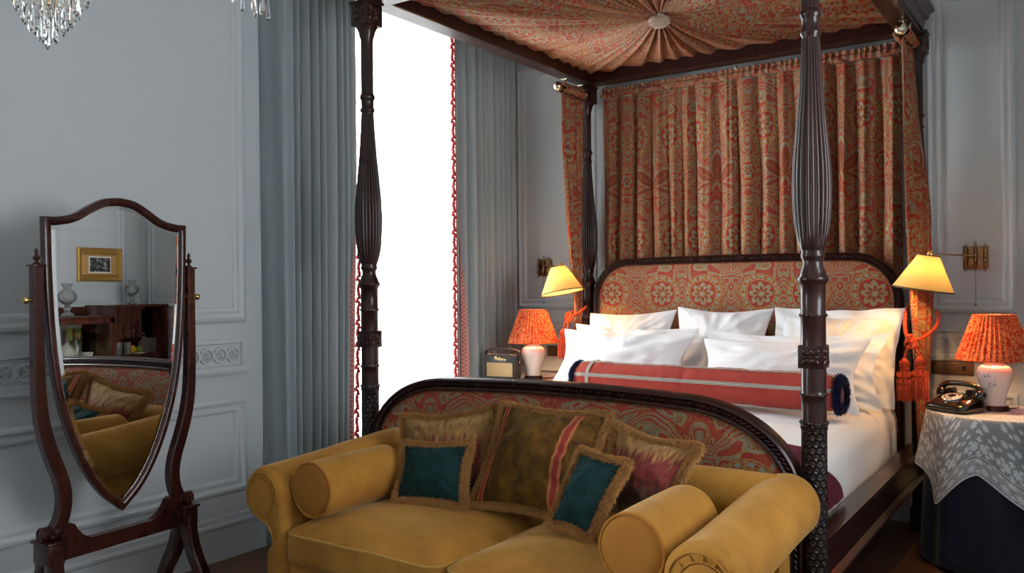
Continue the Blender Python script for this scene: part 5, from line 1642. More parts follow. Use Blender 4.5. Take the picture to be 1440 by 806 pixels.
# telephone
def telephone():
    x, y, ang = 1.188, 1.622, math.radians(-27)
    root = thing('rotary_telephone', 'black rotary dial telephone on the lace cloth beside the lamp', 'telephone', (x, y, CT))
    Mx = at((x, y, CT), ang)
    b = MB()
    def ring(z, hx, yf, yb, r):      # front yf (negative), back yb
        out = []; cy = (yf + yb) / 2; hy = (yb - yf) / 2
        for k in range(40):
            p = rounded_rect(k / 40, hx, hy, r); out.append((p.x, cy + p.y, z(p.y + cy) if callable(z) else z))
        return out
    rings = [ring(0.004, 0.100, -0.098, 0.090, 0.022), ring(0.012, 0.103, -0.101, 0.093, 0.026), ring(0.028, 0.101, -0.098, 0.091, 0.028),
             ring(lambda q: 0.036 + 0.22 * max(0, q + 0.085), 0.092, -0.084, 0.080, 0.03), ring(lambda q: 0.044 + 0.26 * max(0, min(0.11, q + 0.078)), 0.080, -0.074, 0.068, 0.03),
             ring(lambda q: 0.049 + 0.27 * max(0, min(0.105, q + 0.072)), 0.060, -0.058, 0.050, 0.03)]
    vs = [p for r_ in rings for p in r_]; n = 40; fs = []
    for j in range(len(rings) - 1):
        for k in range(n):
            k2 = (k + 1) % n; fs.append((j * n + k, j * n + k2, (j + 1) * n + k2, (j + 1) * n + k))
    fs += [tuple(range(n))[::-1], tuple((len(rings) - 1) * n + k for k in range(n))]
    b.add(vs, fs, None, Mx); b.build('body', M['bakelite'], root, angle=60)
    tilt = math.atan(0.27)
    dm = Mx @ Matrix.Translation((0, -0.030, 0.0625)) @ Matrix.Rotation(tilt, 4, 'X')
    d = MB(); d.lathe([(0.046, -0.004), (0.046, 0.003), (0.043, 0.006), (0.0, 0.006)], 40, M=dm); dial = d.build('dial', M['dial_card'], root)
    fw = MB(); fw.lathe([(0.0465, -0.002), (0.0475, 0.004), (0.0455, 0.007), (0.0435, 0.0065)], 40, M=dm, cap=False)
    fw.lathe([(0.0, 0.010), (0.016, 0.010), (0.018, 0.008), (0.018, 0.006)], 24, M=dm)
    fw.build('dial_rim', M['chrome'], dial)
    hl = MB()
    for k in range(10):
        a = math.radians(40 + k * 28); hl.lathe([(0.0, 0.0078), (0.0050, 0.0078), (0.0064, 0.0066)], 12, (0.032 * math.cos(a), 0.032 * math.sin(a), 0), M=dm)
    hl.build('finger_hole', M['plate_bronze'], dial, kind='stuff')
    for sx in (-1, 1):
        cr = MB(); cr.box((sx * 0.046, 0.036, 0.086), (0.018, 0.060, 0.026), 0.006, M=Mx); cr.tube([(sx * 0.055, 0.010, 0.078), (sx * 0.057, -0.006, 0.100)], [0.0055, 0.0045], 8, M=Mx); cr.tube([(sx * 0.055, 0.062, 0.078), (sx * 0.057, 0.072, 0.100)], [0.0055, 0.0045], 8, M=Mx)
        cr.build('cradle', M['bakelite'], root)
    h = MB(); hp_ = [(-0.098, 0.034, 0.092), (-0.088, 0.034, 0.108), (-0.058, 0.034, 0.120), (0.0, 0.034, 0.1235), (0.058, 0.034, 0.120), (0.088, 0.034, 0.108), (0.098, 0.034, 0.092)]
    pp = smooth_pts(hp_, 5); h.tube(pp, [0.0125 + 0.0035 * abs(i / (len(pp) - 1) - 0.5) for i in range(len(pp))], 14, M=Mx)
    for sx in (-1, 1):
        h.lathe([(0.010, 0.012), (0.020, 0.004), (0.0265, -0.010), (0.0275, -0.022), (0.024, -0.026), (0.0, -0.026)], 24, M=Mx @ Matrix.Translation((sx * 0.098, 0.034, 0.090)) @ Matrix.Rotation(sx * 0.35, 4, 'Y'))
    h.build('handset', M['bakelite'], root)
    c = MB(); c.tube(smooth_pts([(0.06, 0.085, 0.012), (0.04, 0.097, 0.006), (-0.06, 0.105, 0.006), (-0.115, 0.07, 0.02), (-0.105, 0.045, 0.06), (-0.100, 0.036, 0.075)], 8), 0.003, 6, M=Mx); c.build('cord', M['bakelite'], root)
telephone()

# radio
def radio():
    x, y, ang = -1.395, 1.628, math.radians(9)
    root = thing('portable_radio', 'black leathercloth portable radio with tan grille standing by the curtain', 'radio', (x, y, CT + 0.003))
    Mx = at((x, y, CT + 0.003), ang); W, D, H = 0.226, 0.088, 0.150
    b = MB(); b.box((0, 0, H / 2 + 0.004), (W, D, H), 0.012, M=Mx, seg=3); body = b.build('case', M['leather'], root)
    for sx in (-1, 1):
        for sy in (-1, 1): ft = MB(); ft.lathe([(0.008, 0), (0.008, 0.006)], 10, (sx * 0.1, sy * 0.03, 0), M=Mx); ft.build('foot', M['bakelite'], root)
    g = MB(); g.box((0, -D / 2 - 0.001, 0.062), (0.184, 0.006, 0.088), 0.003, M=Mx); g.build('speaker_grille', M['grille'], root)
    tr = MB(); tr.sweep([(-0.096, 0.014), (0.096, 0.014), (0.096, 0.110), (-0.096, 0.110)], [(0, 0), (0, 0.004), (0.004, 0.004), (0.004, 0)], lambda a, q, h: tuple(Mx @ Vector((a, -D / 2 - h, q))), closed=True); tr.build('grille_trim', M['leather'], root)
    h = MB(); hp_ = [(-0.118, 0, 0.105), (-0.120, 0, 0.155), (-0.114, 0, 0.178), (-0.07, 0, 0.190), (0, 0, 0.193), (0.07, 0, 0.190), (0.114, 0, 0.178), (0.120, 0, 0.155), (0.118, 0, 0.105)]
    for dy in (-0.010, -0.005, 0.0, 0.005, 0.010): h.tube([(p.x, dy, p.z) for p in smooth_pts(hp_, 5)], 0.0045, 6, M=Mx)
    ho = h.build('carry_handle', M['leather'], root)
    for sx in (-1, 1): bt = MB(); bt.lathe([(0.0, 0.009), (0.006, 0.008), (0.009, 0.003), (0.009, 0.0)], 14, M=Mx @ Matrix.Translation((sx * 0.117, 0, 0.108)) @ Matrix.Rotation(sx * PI / 2, 4, 'Y')); bt.build('handle_stud', M['brass'], ho)
    for sx in (-0.085, 0.075): bt = MB(); bt.box((sx, 0.0, H + 0.006), (0.034, 0.030, 0.006), 0.002, M=Mx); bt.build('top_control', M['brass'], root)
    cu = bpy.data.curves.new('maker_script', 'FONT'); cu.body = 'Roberts'; cu.size = 0.030; cu.shear = 0.45; cu.extrude = 0.0008; cu.align_x = 'CENTER'; cu.space_character = 0.88
    tmp = bpy.data.objects.new('maker_script', cu); COL.objects.link(tmp)
    dg = bpy.context.evaluated_depsgraph_get(); me = bpy.data.meshes.new_from_object(tmp.evaluated_get(dg))
    bpy.data.objects.remove(tmp)
    me.materials.clear(); me.materials.append(M['brass'])
    o = bpy.data.objects.new('script_badge', me); COL.objects.link(o); o.parent = root
    o.matrix_local = Matrix.Rotation(ang, 4, 'Z') @ Matrix.Translation((0.0, -D / 2 - 0.0012, 0.122)) @ Matrix.Rotation(math.radians(8), 4, 'Y') @ Matrix.Rotation(PI / 2, 4, 'X') @ Matrix.Rotation(0, 4, 'Z')
radio()

# swing-arm wall lights
def sconce(label, px, end, bc, tiltdeg, sg):
    """px = plate x, end = arm tip, bc = centre of the shade's open end; sg +1 right of the bed"""
    root = thing('wall_sconce', label, 'wall light', (px, WY, 1.40), 'brass swing arm wall lights beside the bed')
    p = MB()
    for zz in (1.372, 1.428): p.box((px, WY - 0.006, zz), (0.112, 0.012, 0.052), 0.003)
    p.box((px, WY - 0.004, 1.40), (0.118, 0.008, 0.116), 0.002)
    pl = p.build('back_plate', M['bronze'], root)
    for dx in (-0.044, 0.0, 0.044):
        s = MB(); oy = WY - 0.024; tall = 0.012 if dx == 0 else 0.0
        pr = [(0.0, -0.072), (0.003, -0.066), (0.006, -0.058), (0.004, -0.052), (0.008, -0.046), (0.0095, -0.030), (0.006, -0.026), (0.0095, -0.020), (0.0100, -0.004), (0.006, 0.0), (0.0100, 0.006), (0.0095, 0.022), (0.006, 0.026), (0.0095, 0.032), (0.008, 0.046), (0.004, 0.052), (0.006, 0.058), (0.003, 0.066 + tall), (0.0, 0.074 + tall)]
        s.lathe([(r, 1.40 + z) for r, z in pr], 14, (px + dx, oy, 0)); s.build('spindle', M['bronze'], pl)
    a = MB(); A = Vector((px - sg * 0.050, WY - 0.030, 1.412)); E = Vector(end)
    a.tube([Vector((px, WY - 0.028, 1.412)), A, E], 0.0042, 10); a.sphere(A, 0.010, 12, 8); a.sphere(E, 0.0115, 14, 10); a.lathe([(0.006, 0), (0.010, 0.006), (0.004, 0.014)], 10, E + Vector((0, 0, 0.006)))
    a.tube([E, E + Vector((sg * -0.012, 0, 0.0))], 0.006, 8)
    a.build('swing_arm', M['brass'], root)
    # shade
    t = math.radians(tiltdeg); H, rb, rt = 0.158, 0.131, 0.046
    Ms = Matrix.Translation(bc) @ Matrix.Rotation(t, 4, 'Y')
    s = MB(); s.lathe([(rb, 0.0), (rb - 0.002, 0.004), (rt, H)], 56, M=Ms, cap=False); so = s.build('sconce_shade', M['sconce_shade'], root)
    e = MB()
    for r_, z_, w in ((rb, 0.0, 0.0038), (rt, H, 0.0030)): e = MB(); e.tube([(r_ * math.cos(q), r_ * math.sin(q), z_) for q in [TAU * k / 56 for k in range(56)]], w, 6, closed=True, M=Ms); e.build('shade_binding', M['shade_edge'], so)
    h = MB(); h.tube([(0, 0, H + 0.010), (0, 0, H - 0.05)], 0.008, 10, M=Ms); h.tube([Ms @ Vector((0, 0, H + 0.008)), E], 0.0045, 8)
    for q in range(3): h.tube([(0, 0, H - 0.012), (rt * math.cos(q * TAU / 3), rt * math.sin(q * TAU / 3), H - 0.001)], 0.0016, 5, M=Ms)
    h.build('lamp_holder', M['brass'], root)
    b = MB(); b.sphere((0, 0, H - 0.082), (0.022, 0.022, 0.032), 14, 10, M=Ms); b.build('bulb', M['sconce_bulb'], root)
    c = MB(); c.tube([(px + 0.0, WY - 0.026, 1.33), (px - 0.001, WY - 0.024, 1.165)], 0.0013, 5); c.sphere((px - 0.001, WY - 0.024, 1.160), (0.0055, 0.0055, 0.007), 8, 6); c.build('pull_cord', M['bronze'], root)
sconce('lit brass swing arm wall light with yellow shade above the black telephone', 1.222, (1.096, 1.538, 1.408), (1.065, 1.53, 1.2435), 9.0, 1)
sconce('lit brass swing arm wall light with yellow shade above the radio', -1.387, (-0.958, 1.630, 1.396), (-0.938, 1.62, 1.236), -11.0, -1)

def socket(label, x0, x1, z0, z1, gangs):
    root = thing('wall_socket', label, 'socket', ((x0 + x1) / 2, WY, z0), 'bronze sockets by the bedside tables')
    p = MB(); p.box(((x0 + x1) / 2, WY - 0.0045, (z0 + z1) / 2), (x1 - x0, 0.009, z1 - z0), 0.002); pl = p.build('face_plate', M['plate_bronze'], root)
    zc = (z0 + z1) / 2
    for g_, kind in gangs:
        m = MB()
        if kind == 'uk':
            m.box((g_, WY - 0.0098, zc + 0.010), (0.0045, 0.003, 0.014), 0); m.box((g_ - 0.011, WY - 0.0098, zc - 0.010), (0.011, 0.003, 0.005), 0); m.box((g_ + 0.011, WY - 0.0098, zc - 0.010), (0.011, 0.003, 0.005), 0)
            m.build('socket_outlet', M['black_plastic'], pl, smooth=False)
        elif kind == 'sw':
            m.box((g_, WY - 0.011, zc + 0.013), (0.010, 0.006, 0.016), 0.001); m.build('rocker_switch', M['plate_bronze'], pl)
        else:
            m.box((g_, WY - 0.0098, zc), (0.016, 0.003, 0.028), 0.001); m.build('data_outlet', M['black_plastic'], pl, smooth=False)
    for q in (x0 + 0.012, x1 - 0.012): sc_ = MB(); sc_.lathe([(0.0, 0.0112), (0.003, 0.0108), (0.0036, 0.009)], 10, M=Matrix.Translation((q, WY, zc)) @ Matrix.Rotation(PI / 2, 4, 'X')); sc_.build('screw', M['bronze'], pl)
    return root
socket('wide bronze socket plate on the wall behind the telephone', 1.012, 1.209, 0.795, 0.864, [(1.045, 'sw'), (1.075, 'uk'), (1.112, 'sw'), (1.165, 'data')])
socket('bronze socket plate on the wall between the left lamp and the pillows', -1.375, -1.225, 0.792, 0.866, [(-1.335, 'sw'), (-1.295, 'uk'), (-1.255, 'sw')])
# ================================================================== CHANDELIER
def chandelier():
    cx, cy = -0.544, -1.622; tip = 1.908
    root = thing('chandelier', 'crystal chandelier with hanging cut glass prisms, only its lower drops in view', 'chandelier', (cx, cy, tip))
    b = MB(); b.tube([(cx, cy, 2.03), (cx, cy, 3.36)], 0.006, 10)
    b.lathe([(0.0, 2.046), (0.010, 2.048), (0.012, 2.056), (0.008, 2.062), (0.010, 2.30), (0.022, 2.34), (0.030, 2.40), (0.018, 2.46), (0.009, 2.5), (0.014, 2.62), (0.008, 2.70)], 20, (cx, cy, 0))
    b.lathe([(0.0, 3.399), (0.06, 3.399), (0.055, 3.37), (0.02, 3.35), (0.0, 3.35)], 24, (cx, cy, 0))
    for rr, zz in ((0.075, 2.115), (0.135, 2.20), (0.19, 2.29)):
        b.tube([(cx + rr * math.cos(a), cy + rr * math.sin(a), zz) for a in [TAU * k / 40 for k in range(40)]], 0.0035, 6, closed=True)
        for k in range(4): b.tube([(cx, cy, zz + 0.01), (cx + rr * math.cos(k * PI / 2), cy + rr * math.sin(k * PI / 2), zz)], 0.0025, 5)
    b.build('brass_frame', M['brass'], root)
    NA = 6; AA = math.radians(58)
    for k in range(NA):
        a = AA + TAU * k / NA; d = Vector((math.cos(a), math.sin(a), 0)); c = Vector((cx, cy, 0))
        m = MB(); m.tube(smooth_pts([c + d * 0.02 + Vector((0, 0, 2.50)), c + d * 0.15 + Vector((0, 0, 2.46)), c + d * 0.33 + Vector((0, 0, 2.36)), c + d * 0.46 + Vector((0, 0, 2.33)), c + d * 0.52 + Vector((0, 0, 2.37)), c + d * 0.522 + Vector((0, 0, 2.40))], 6), 0.0055, 8)
        arm = m.build('arm', M['crystal'], root)
        p = MB(); e = c + d * 0.522; p.lathe([(0.010, 2.385), (0.030, 2.392), (0.052, 2.408), (0.054, 2.412), (0.030, 2.400), (0.010, 2.397)], 24, e); p.build('drip_pan', M['crystal'], arm)
        q = MB(); q.lathe([(0.010, 2.40), (0.015, 2.405), (0.012, 2.42), (0.009, 2.422), (0.009, 2.50), (0.0, 2.502)], 12, e); q.build('candle', M['candle'], arm)
    # prisms share one mesh
    pm = MB()
    L = 0.066; prof = [(0.0, 0.0), (0.0028, -0.002), (0.0042, -0.012), (0.0072, -0.048), (0.0066, -0.054), (0.0, -0.066)]
    pm.lathe(prof, 6, (cx, cy, tip)); proto = pm.build('prism', M['crystal'], root, smooth=False)
    bm_ = MB(); bm_.sphere((cx, cy, tip), (0.0088, 0.0088, 0.0075), 10, 7); bead = bm_.build('bead', M['crystal'], root, smooth=False)
    first = [True]
    def hang(o, pos):
        if o in used: q = o.copy(); COL.objects.link(q); q.parent = root
        else: q = o; used.add(o)
        q.location = Vector(pos) - Vector((cx, cy, tip)); q.rotation_euler = (R.uniform(-.04, .04), R.uniform(-.04, .04), R.uniform(0, 3)); return q
    used = set()
    wires = MB()
    hang(proto, (cx, cy, tip + 0.066)); hang(bead, (cx, cy, tip + 0.090)); wires.tube([(cx, cy, tip + 0.066), (cx, cy, 2.05)], 0.0006, 4)
    def ring(n, r, ztip, nb, off, top):
        for k in range(n):
            a = TAU * k / n + off; x, y = cx + r * math.cos(a), cy + r * math.sin(a)
            hang(proto, (x, y, ztip + 0.066))
            for j in range(nb): hang(bead, (x, y, ztip + 0.084 + j * 0.019))
            wires.tube([(x, y, ztip + 0.064), (x, y, top)], 0.0006, 4)
    ring(6, 0.020, 1.928, 1, 0.3, 2.05)
    ring(9, 0.038, 1.950, 0, 0.1, 2.115)
    ring(12, 0.055, 1.972, 0, 0.2, 2.115)
    ring(15, 0.073, 2.000, 0, 0.0, 2.115)
    ring(16, 0.095, 2.035, 0, 0.1, 2.2)
    # long drops under the arm that shows at the top edge of the picture
    e = Vector((cx + 0.522 * math.cos(AA), cy + 0.522 * math.sin(AA), 0))
    for k, (dx, dy, zt_) in enumerate([(-0.055, -0.03, 2.098), (-0.03, 0.02, 2.080), (-0.012, -0.03, 2.066), (0.008, 0.02, 2.060), (0.026, -0.02, 2.045), (0.040, 0.015, 2.040), (0.048, -0.01, 2.056)]):
        hang(proto, (e.x + dx, e.y + dy, zt_ + 0.066)); hang(bead, (e.x + dx, e.y + dy, zt_ + 0.078)); wires.tube([(e.x + dx, e.y + dy, zt_ + 0.066), (e.x + dx * 0.9, e.y + dy * 0.9, 2.40)], 0.0006, 4)
    wires.build('prism_wires', M['brass'], root)
chandelier()
# ================================================================== DRINKS CABINET WALL (seen in the cheval mirror)
CXF, CXB = 2.10, 2.465
def cabinet():
    root = thing('drinks_cabinet', 'mahogany drinks cabinet with glazed sides and open bar, reflected in the cheval mirror', 'cabinet', (2.28, 1.56, 0))
    W = M['cab_wood']; D = CXB - CXF; xc = (CXF + CXB) / 2
    def bx(mb, y0, y1, z0, z1, x0=CXF, x1=CXB, bev=0.003): mb.box(((x0 + x1) / 2, (y0 + y1) / 2, (z0 + z1) / 2), (x1 - x0, y1 - y0, z1 - z0), bev)
    Y0, Y1, Y2 = 1.02, 1.558, 2.098
    for (a, b, nm) in ((Y0, Y1 - 0.003, 'side_case'),):
        m = MB(); t = 0.022
        bx(m, a, a + t, 0.10, 1.045); bx(m, b - t, b, 0.10, 1.045); bx(m, a - 0.008, b + 0.0, 1.045, 1.066, CXF - 0.012, CXB); bx(m, a + t, b - t, 0.10, 0.64, CXF + 0.012, CXB); bx(m, a + t, b - t, 1.0, 1.045, CXB - 0.012, CXB)
        bx(m, a, b, 0.61, 0.645); bx(m, a, b, 1.066, 1.135, CXB - 0.02, CXB)
        for y in (a + 0.03, b - 0.03):
            for x in (CXF + 0.03, CXB - 0.03): m.lathe([(0.012, 0.0), (0.02, 0.10)], 12, (x, y, 0))
        o = m.build(nm, W, root)
        d = MB(); x0 = CXF - 0.016; fw = 0.042
        bx(d, a + 0.002, b - 0.002, 1.045 - fw, 1.043, x0, CXF - 0.001); bx(d, a + 0.002, b - 0.002, 0.647, 0.647 + fw * 0.6, x0, CXF - 0.001)
        bx(d, a + 0.002, a + fw, 0.647, 1.043, x0, CXF - 0.001); bx(d, b - fw, b - 0.002, 0.647, 1.043, x0, CXF - 0.001)
        df = d.build('glazed_door', W, root)
        gs = MB(); bx(gs, a + t, b - t, 0.703, 0.709, CXF + 0.02, CXB - 0.02, 0.001); gs.build('glass_shelf', M['cab_pane'], o, smooth=False)
        g = MB(); bx(g, a + fw, b - fw, 0.66, 1.045 - fw, CXF - 0.010, CXF - 0.007, 0); g.build('door_glass', M['cab_pane'], df, smooth=False)
    c = MB(); t = 0.024
    bx(c, Y1, Y1 + t, 0.08, 1.125); bx(c, Y2 - t, Y2, 0.08, 1.125); bx(c, Y1, Y2, 1.125, 1.147, CXF - 0.014, CXB); bx(c, Y1 + t, Y2 - t, 0.71, 0.73, CXF + 0.004, CXB); bx(c, Y1 + t, Y2 - t, 0.73, 1.125, CXB - 0.012, CXB)
    bx(c, Y1 + t, Y2 - t, 0.08, 0.71, CXF + 0.02, CXB)
    for y in (Y1 + 0.03, Y2 - 0.03):
        for x in (CXF + 0.03, CXB - 0.03): c.lathe([(0.014, 0.0), (0.022, 0.08)], 12, (x, y, 0))
    c.build('centre_carcass', W, root)
    f = MB(); bx(f, 1.586, 1.870, 0.865, 1.118, CXF + 0.05, CXB - 0.03); bx(f, 1.584, 1.882, 1.105, 1.124, CXF + 0.02, CXB - 0.03); fo_ = f.build('bottle_locker', M['cab_wood'], root)
    bl2 = MB(); bl2.box((CXB - 0.06, 1.80, 0.862), (0.02, 0.04, 0.006), 0.001); bl2.build('bar_light', M['bar_lamp'], fo_)
    dr = MB(); bx(dr, Y1 + t + 0.003, Y2 - t - 0.003, 0.650, 0.706, CXF + 0.002, CXF + 0.02); dd = dr.build('drawer', W, root)
    k = MB(); k.lathe([(0.004, 0), (0.004, 0.008), (0.009, 0.012), (0.010, 0.018), (0.0, 0.022)], 14, M=at((CXF + 0.002, 1.825, 0.678), 0, -PI / 2)); k.build('knob', M['brass'], dd)
    d = MB(); bx(d, Y1 + t + 0.003, Y2 - t - 0.003, 0.09, 0.642, CXF + 0.002, CXF + 0.02); d0 = d.build('cupboard_door', W, root)
    i = MB(); i.sweep([(Y1 + 0.07, 0.13), (Y2 - 0.07, 0.13), (Y2 - 0.07, 0.605), (Y1 + 0.07, 0.605)], [(0, 0), (0, 0.003), (0.008, 0.003), (0.008, 0)], lambda a, z, h: (CXF + 0.002 - h, a, z), closed=True); i.build('gilt_inlay', M['gilt'], d0)
cabinet()
def vase(label, x, y, z, sc):
    root = thing('cut_glass_vase', label, 'vase', (x, y, z), 'cut glass vases on the drinks cabinet')
    v = MB()
    pr = [(0.0, 0.0), (0.052, 0.0), (0.054, 0.006), (0.046, 0.016), (0.026, 0.028), (0.020, 0.045), (0.030, 0.060), (0.024, 0.075), (0.019, 0.088), (0.034, 0.100), (0.062, 0.125), (0.074, 0.150), (0.072, 0.172), (0.052, 0.200), (0.030, 0.215), (0.026, 0.225), (0.040, 0.250), (0.050, 0.262)]
    inn = [(0.046, 0.262), (0.036, 0.250), (0.021, 0.226), (0.026, 0.214), (0.047, 0.198), (0.066, 0.172), (0.068, 0.150), (0.056, 0.126), (0.028, 0.108), (0.0, 0.104)]
    v.lathe([(r * sc, z + q * sc) for r, q in pr + inn], 40, (x, y, 0), fl=lambda a, zz: 1 + 0.03 * math.sin(a * 10 + zz * 90) * math.sin(zz * 60))
    v.build('vase_body', M['cut_glass'], root, angle=30)
vase('tall cut glass vase on the glazed side of the drinks cabinet', 2.26, 1.255, 1.067, 1.0)
vase('smaller cut glass vase on the raised centre of the drinks cabinet', 2.30, 1.895, 1.148, 0.80)
def tumbler(label, x, y, z, h, r):
    v = MB(); v.lathe([(0.0, z), (r * 0.85, z), (r * 0.9, z + 0.004), (r, z + h), (r * 0.93, z + h), (r * 0.80, z + 0.014), (0.0, z + 0.012)], 18, (x, y, 0), fl=lambda a, zz: 1 + 0.03 * (math.sin(9 * a) if zz < z + h * 0.7 else 0))
    o = v.build('tumbler', M['cut_glass'], loc=(x, y, z), angle=30); return _set(o, label, 'glass', 'tumblers in the open bar')
for k, (yy, xx) in enumerate([(1.615, 2.14), (1.668, 2.18), (1.705, 2.13), (1.752, 2.18), (1.632, 2.24), (1.722, 2.26)]):
    tumbler('cut glass tumbler in the group beneath the bottle locker of the open bar', xx, yy, 0.7305, 0.098, 0.026)
def decanter():
    root = thing('decanter', 'square cut glass decanter with stopper in the open bar', 'decanter', (2.20, 1.930, 0.7305))
    d = MB(); d.lathe([(0.0, 0.7305), (0.040, 0.7305), (0.043, 0.737), (0.043, 0.815), (0.034, 0.832), (0.014, 0.846), (0.013, 0.862), (0.018, 0.868)], 8, (2.20, 1.93, 0)); d.build('bottle', M['cut_glass'], root, angle=20)
    s = MB(); s.lathe([(0.009, 0.858), (0.010, 0.872), (0.016, 0.884), (0.014, 0.898), (0.0, 0.910)], 8, (2.20, 1.93, 0)); s.build('stopper', M['crystal'], root, angle=20)
decanter()
def bucket():
    v = MB(); z = 0.7305; v.lathe([(0.0, z), (0.045, z), (0.052, z + 0.12), (0.048, z + 0.12), (0.042, z + 0.01), (0.0, z + 0.01)], 24, (2.22, 2.015, 0), fl=lambda a, zz: 1 + 0.03 * math.sin(12 * a))
    o = v.build('ice_bucket', M['cut_glass'], loc=(2.22, 2.015, z), angle=30); _set(o, 'cut glass ice bucket beside the decanter', 'ice bucket')
bucket()
n_ = MB(); n_.box((2.135, 1.825, 0.7345), (0.055, 0.080, 0.007), 0.002); _set(n_.build('folded_napkin', M['paper'], loc=(2.135, 1.825, 0.7310)), 'folded white napkin in front of the lemon', 'napkin')
l_ = MB(); l_.sphere((2.192, 1.800, 0.7655), (0.032, 0.037, 0.0345), 16, 12); _set(l_.build('lemon', M['lemon'], loc=(2.192, 1.800, 0.7305)), 'yellow lemon in the open bar', 'fruit')
l_ = MB(); l_.sphere((2.185, 1.868, 0.7595), (0.028, 0.028, 0.0285), 16, 12); _set(l_.build('lime', M['lime'], loc=(2.185, 1.868, 0.7305)), 'green lime next to the lemon', 'fruit')
def cup(label, x, y, z):
    root = thing('tea_cup', label, 'cup', (x, y, z), 'cups in the glazed case')
    c = MB(); c.lathe([(0.0, z), (0.018, z), (0.020, z + 0.006), (0.034, z + 0.026), (0.041, z + 0.056), (0.038, z + 0.056), (0.030, z + 0.026), (0.0, z + 0.010)], 24, (x, y, 0)); c.build('bowl', M['plain_china'], root)
    h = MB(); h.tube(smooth_pts([(x - 0.01, y - 0.036, z + 0.046), (x - 0.01, y - 0.058, z + 0.046), (x - 0.01, y - 0.060, z + 0.024), (x - 0.01, y - 0.033, z + 0.018)], 5), 0.0035, 6); h.build('handle', M['plain_china'], root)
def saucer(label, x, y, z):
    s = MB(); s.lathe([(0.0, z), (0.035, z), (0.040, z + 0.003), (0.066, z + 0.012), (0.064, z + 0.014), (0.038, z + 0.006), (0.0, z + 0.005)], 30, (x, y, 0)); o = s.build('saucer', M['plain_china'], loc=(x, y, z)); return _set(o, label, 'saucer', 'saucers in the glazed case')
for (y, w) in ((1.175, 'nearest the window side'), (1.375, 'nearest the open bar')):
    saucer('white saucer under the tea cup %s of the glazed case' % w, 2.18, y, 0.7095); cup('white tea cup on a saucer %s of the glazed case' % w, 2.18, y, 0.715)
def teapot():
    x, y, z = 2.30, 1.27, 0.7095; root = thing('teapot', 'white china teapot behind the cups in the glazed case', 'teapot', (x, y, z))
    p = MB(); p.lathe([(0.0, z), (0.036, z), (0.040, z + 0.006), (0.064, z + 0.035), (0.068, z + 0.06), (0.054, z + 0.095), (0.034, z + 0.106), (0.036, z + 0.110), (0.0, z + 0.112)], 28, (x, y, 0)); p.build('pot', M['plain_china'], root)
    l = MB(); l.lathe([(0.036, z + 0.110), (0.022, z + 0.124), (0.006, z + 0.128), (0.010, z + 0.138), (0.0, z + 0.146)], 20, (x, y, 0)); l.build('lid', M['plain_china'], root)
    s = MB(); s.tube(smooth_pts([(x, y + 0.055, z + 0.045), (x, y + 0.085, z + 0.06), (x, y + 0.105, z + 0.100)], 5), [0.015 - 0.0008 * k for k in range(11)], 10); s.build('spout', M['plain_china'], root)
    h = MB(); h.tube(smooth_pts([(x, y - 0.055, z + 0.085), (x, y - 0.095, z + 0.085), (x, y - 0.100, z + 0.04), (x, y - 0.058, z + 0.03)], 6), 0.005, 8); h.build('handle', M['plain_china'], root)
teapot()
def flute(label, x, y):
    z = 0.7095; v = MB(); v.lathe([(0.0, z), (0.028, z), (0.028, z + 0.003), (0.005, z + 0.008), (0.004, z + 0.09), (0.014, z + 0.115), (0.023, z + 0.17), (0.024, z + 0.25), (0.022, z + 0.25), (0.020, z + 0.17), (0.0, z + 0.115)], 18, (x, y, 0))
    o = v.build('champagne_flute', M['green_glass'], loc=(x, y, z)); _set(o, label, 'glass', 'flutes in the glazed case')
for k, (x, y) in enumerate(((2.37, 1.13), (2.41, 1.20), (2.39, 1.38), (2.41, 1.47))):
    flute('tall pale green champagne flute at the back of the glazed case', x, y)
def picture():
    y0, y1, z0, z1 = 1.512, 1.943, 1.348, 1.636
    root = thing('framed_picture', 'small dark monochrome print in a wide gilt frame above the drinks cabinet', 'picture', (XR, (y0 + y1) / 2, z0))
    f = MB(); f.sweep([(y0, z0), (y1, z0), (y1, z1), (y0, z1)], [(0, 0.002), (0, 0.020), (0.010, 0.030), (0.020, 0.026), (0.040, 0.016), (0.050, 0.020), (0.058, 0.010), (0.058, 0.002)], mR, closed=True); f.build('gilt_frame', M['gilt'], root)
    a = MB(); a.box((XR - 0.006, (y0 + y1) / 2, (z0 + z1) / 2), (0.004, y1 - y0 - 0.11, z1 - z0 - 0.11)); a.build('slip', M['gilt_mat'], root, smooth=False)
    p = MB(); p.box((XR - 0.010, (y0 + y1) / 2, (z0 + z1) / 2), (0.004, 0.215, 0.142)); p.build('print_margin', M['paper'], root, smooth=False)
    q = MB(); q.box((XR - 0.0135, (y0 + y1) / 2, (z0 + z1) / 2), (0.003, 0.196, 0.122)); q.build('print', M['photo'], root, smooth=False)
picture()
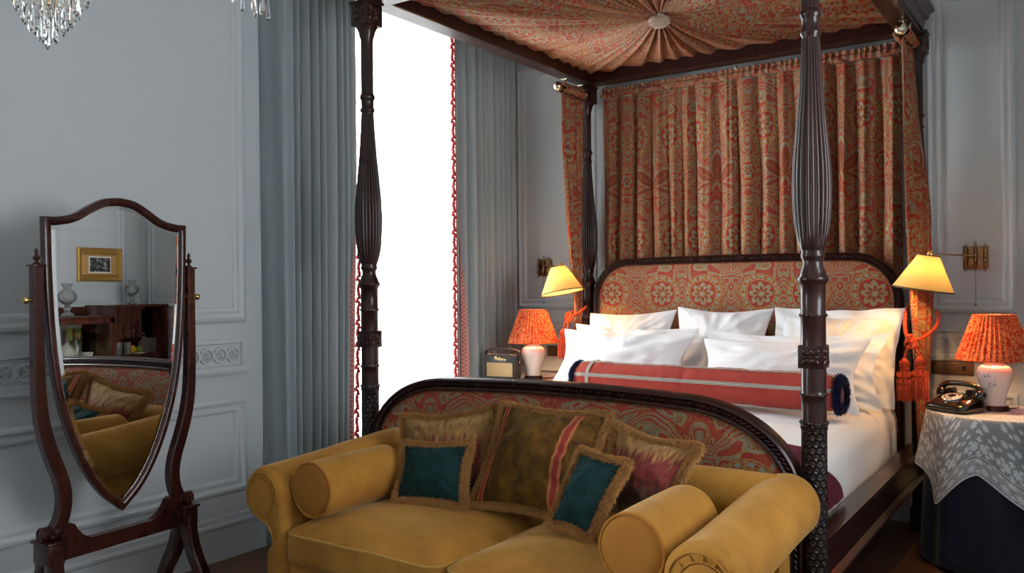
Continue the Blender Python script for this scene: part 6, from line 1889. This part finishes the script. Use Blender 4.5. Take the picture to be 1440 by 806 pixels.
# ================================================================== LIGHT, CAMERA, VIEW
w = bpy.data.worlds.new('overcast_daylight'); SC.world = w; w.use_nodes = True
bg = w.node_tree.nodes['Background']; bg.inputs[0].default_value = (0.93, 0.97, 1.0, 1); bg.inputs[1].default_value = 13.5
def portal(name, loc, rot, sx, sy):
    l = bpy.data.lights.new(name, 'AREA'); l.shape = 'RECTANGLE'; l.size = sx; l.size_y = sy; l.cycles.is_portal = True
    o = bpy.data.objects.new(name, l); COL.objects.link(o); o.location = loc; o.rotation_euler = rot
def facing(d): return Vector(d).to_track_quat('-Z', 'Z').to_euler()
portal('window_daylight', (WX - 0.30, (W1[0] + W1[1]) / 2, (W1[2] + W1[3]) / 2), facing((1, 0, 0)), W1[1] - W1[0], W1[3] - W1[2])
portal('window_daylight', (WX - 0.30, (W4[0] + W4[1]) / 2, (W4[2] + W4[3]) / 2), facing((1, 0, 0)), W4[1] - W4[0], W4[3] - W4[2])
portal('window_daylight', (XR + 0.30, (W2[0] + W2[1]) / 2, (W2[2] + W2[3]) / 2), facing((-1, 0, 0)), W2[1] - W2[0], W2[3] - W2[2])

cam = bpy.data.cameras.new('camera'); co_ = bpy.data.objects.new('camera', cam); COL.objects.link(co_)
yaw, pit, rol = 0.60468342, -0.00129871, -0.00952358
cy_, sy_ = math.cos(yaw), math.sin(yaw)
fw = Vector((-sy_, cy_, 0)); rt_ = Vector((cy_, sy_, 0)); up = Vector((0, 0, 1))
fw2 = fw * math.cos(pit) + up * math.sin(pit); u2 = -fw * math.sin(pit) + up * math.cos(pit)
r3 = rt_ * math.cos(rol) + u2 * math.sin(rol); u3 = -rt_ * math.sin(rol) + u2 * math.cos(rol)
mt = Matrix((r3, u3, -fw2)).transposed().to_4x4(); mt.translation = Vector((1.704, -2.743, 1.28))
co_.matrix_world = mt
cam.sensor_width = 36.0; cam.lens = 36.0 * 1177.43 / 1440.0; cam.clip_start = 0.05
SC.camera = co_
SC.view_settings.view_transform = 'Standard'; SC.view_settings.look = 'None'; SC.view_settings.gamma = 1.0
SC.view_settings.use_curve_mapping = False; SC.view_settings.exposure = 0.48
SC.cycles.max_bounces = 10; SC.cycles.diffuse_bounces = 5; SC.cycles.glossy_bounces = 5; SC.cycles.transmission_bounces = 8; SC.cycles.transparent_max_bounces = 16
SC.cycles.caustics_reflective = False; SC.cycles.caustics_refractive = False; SC.cycles.sample_clamp_indirect = 6.0
SC.cycles.use_denoising = True
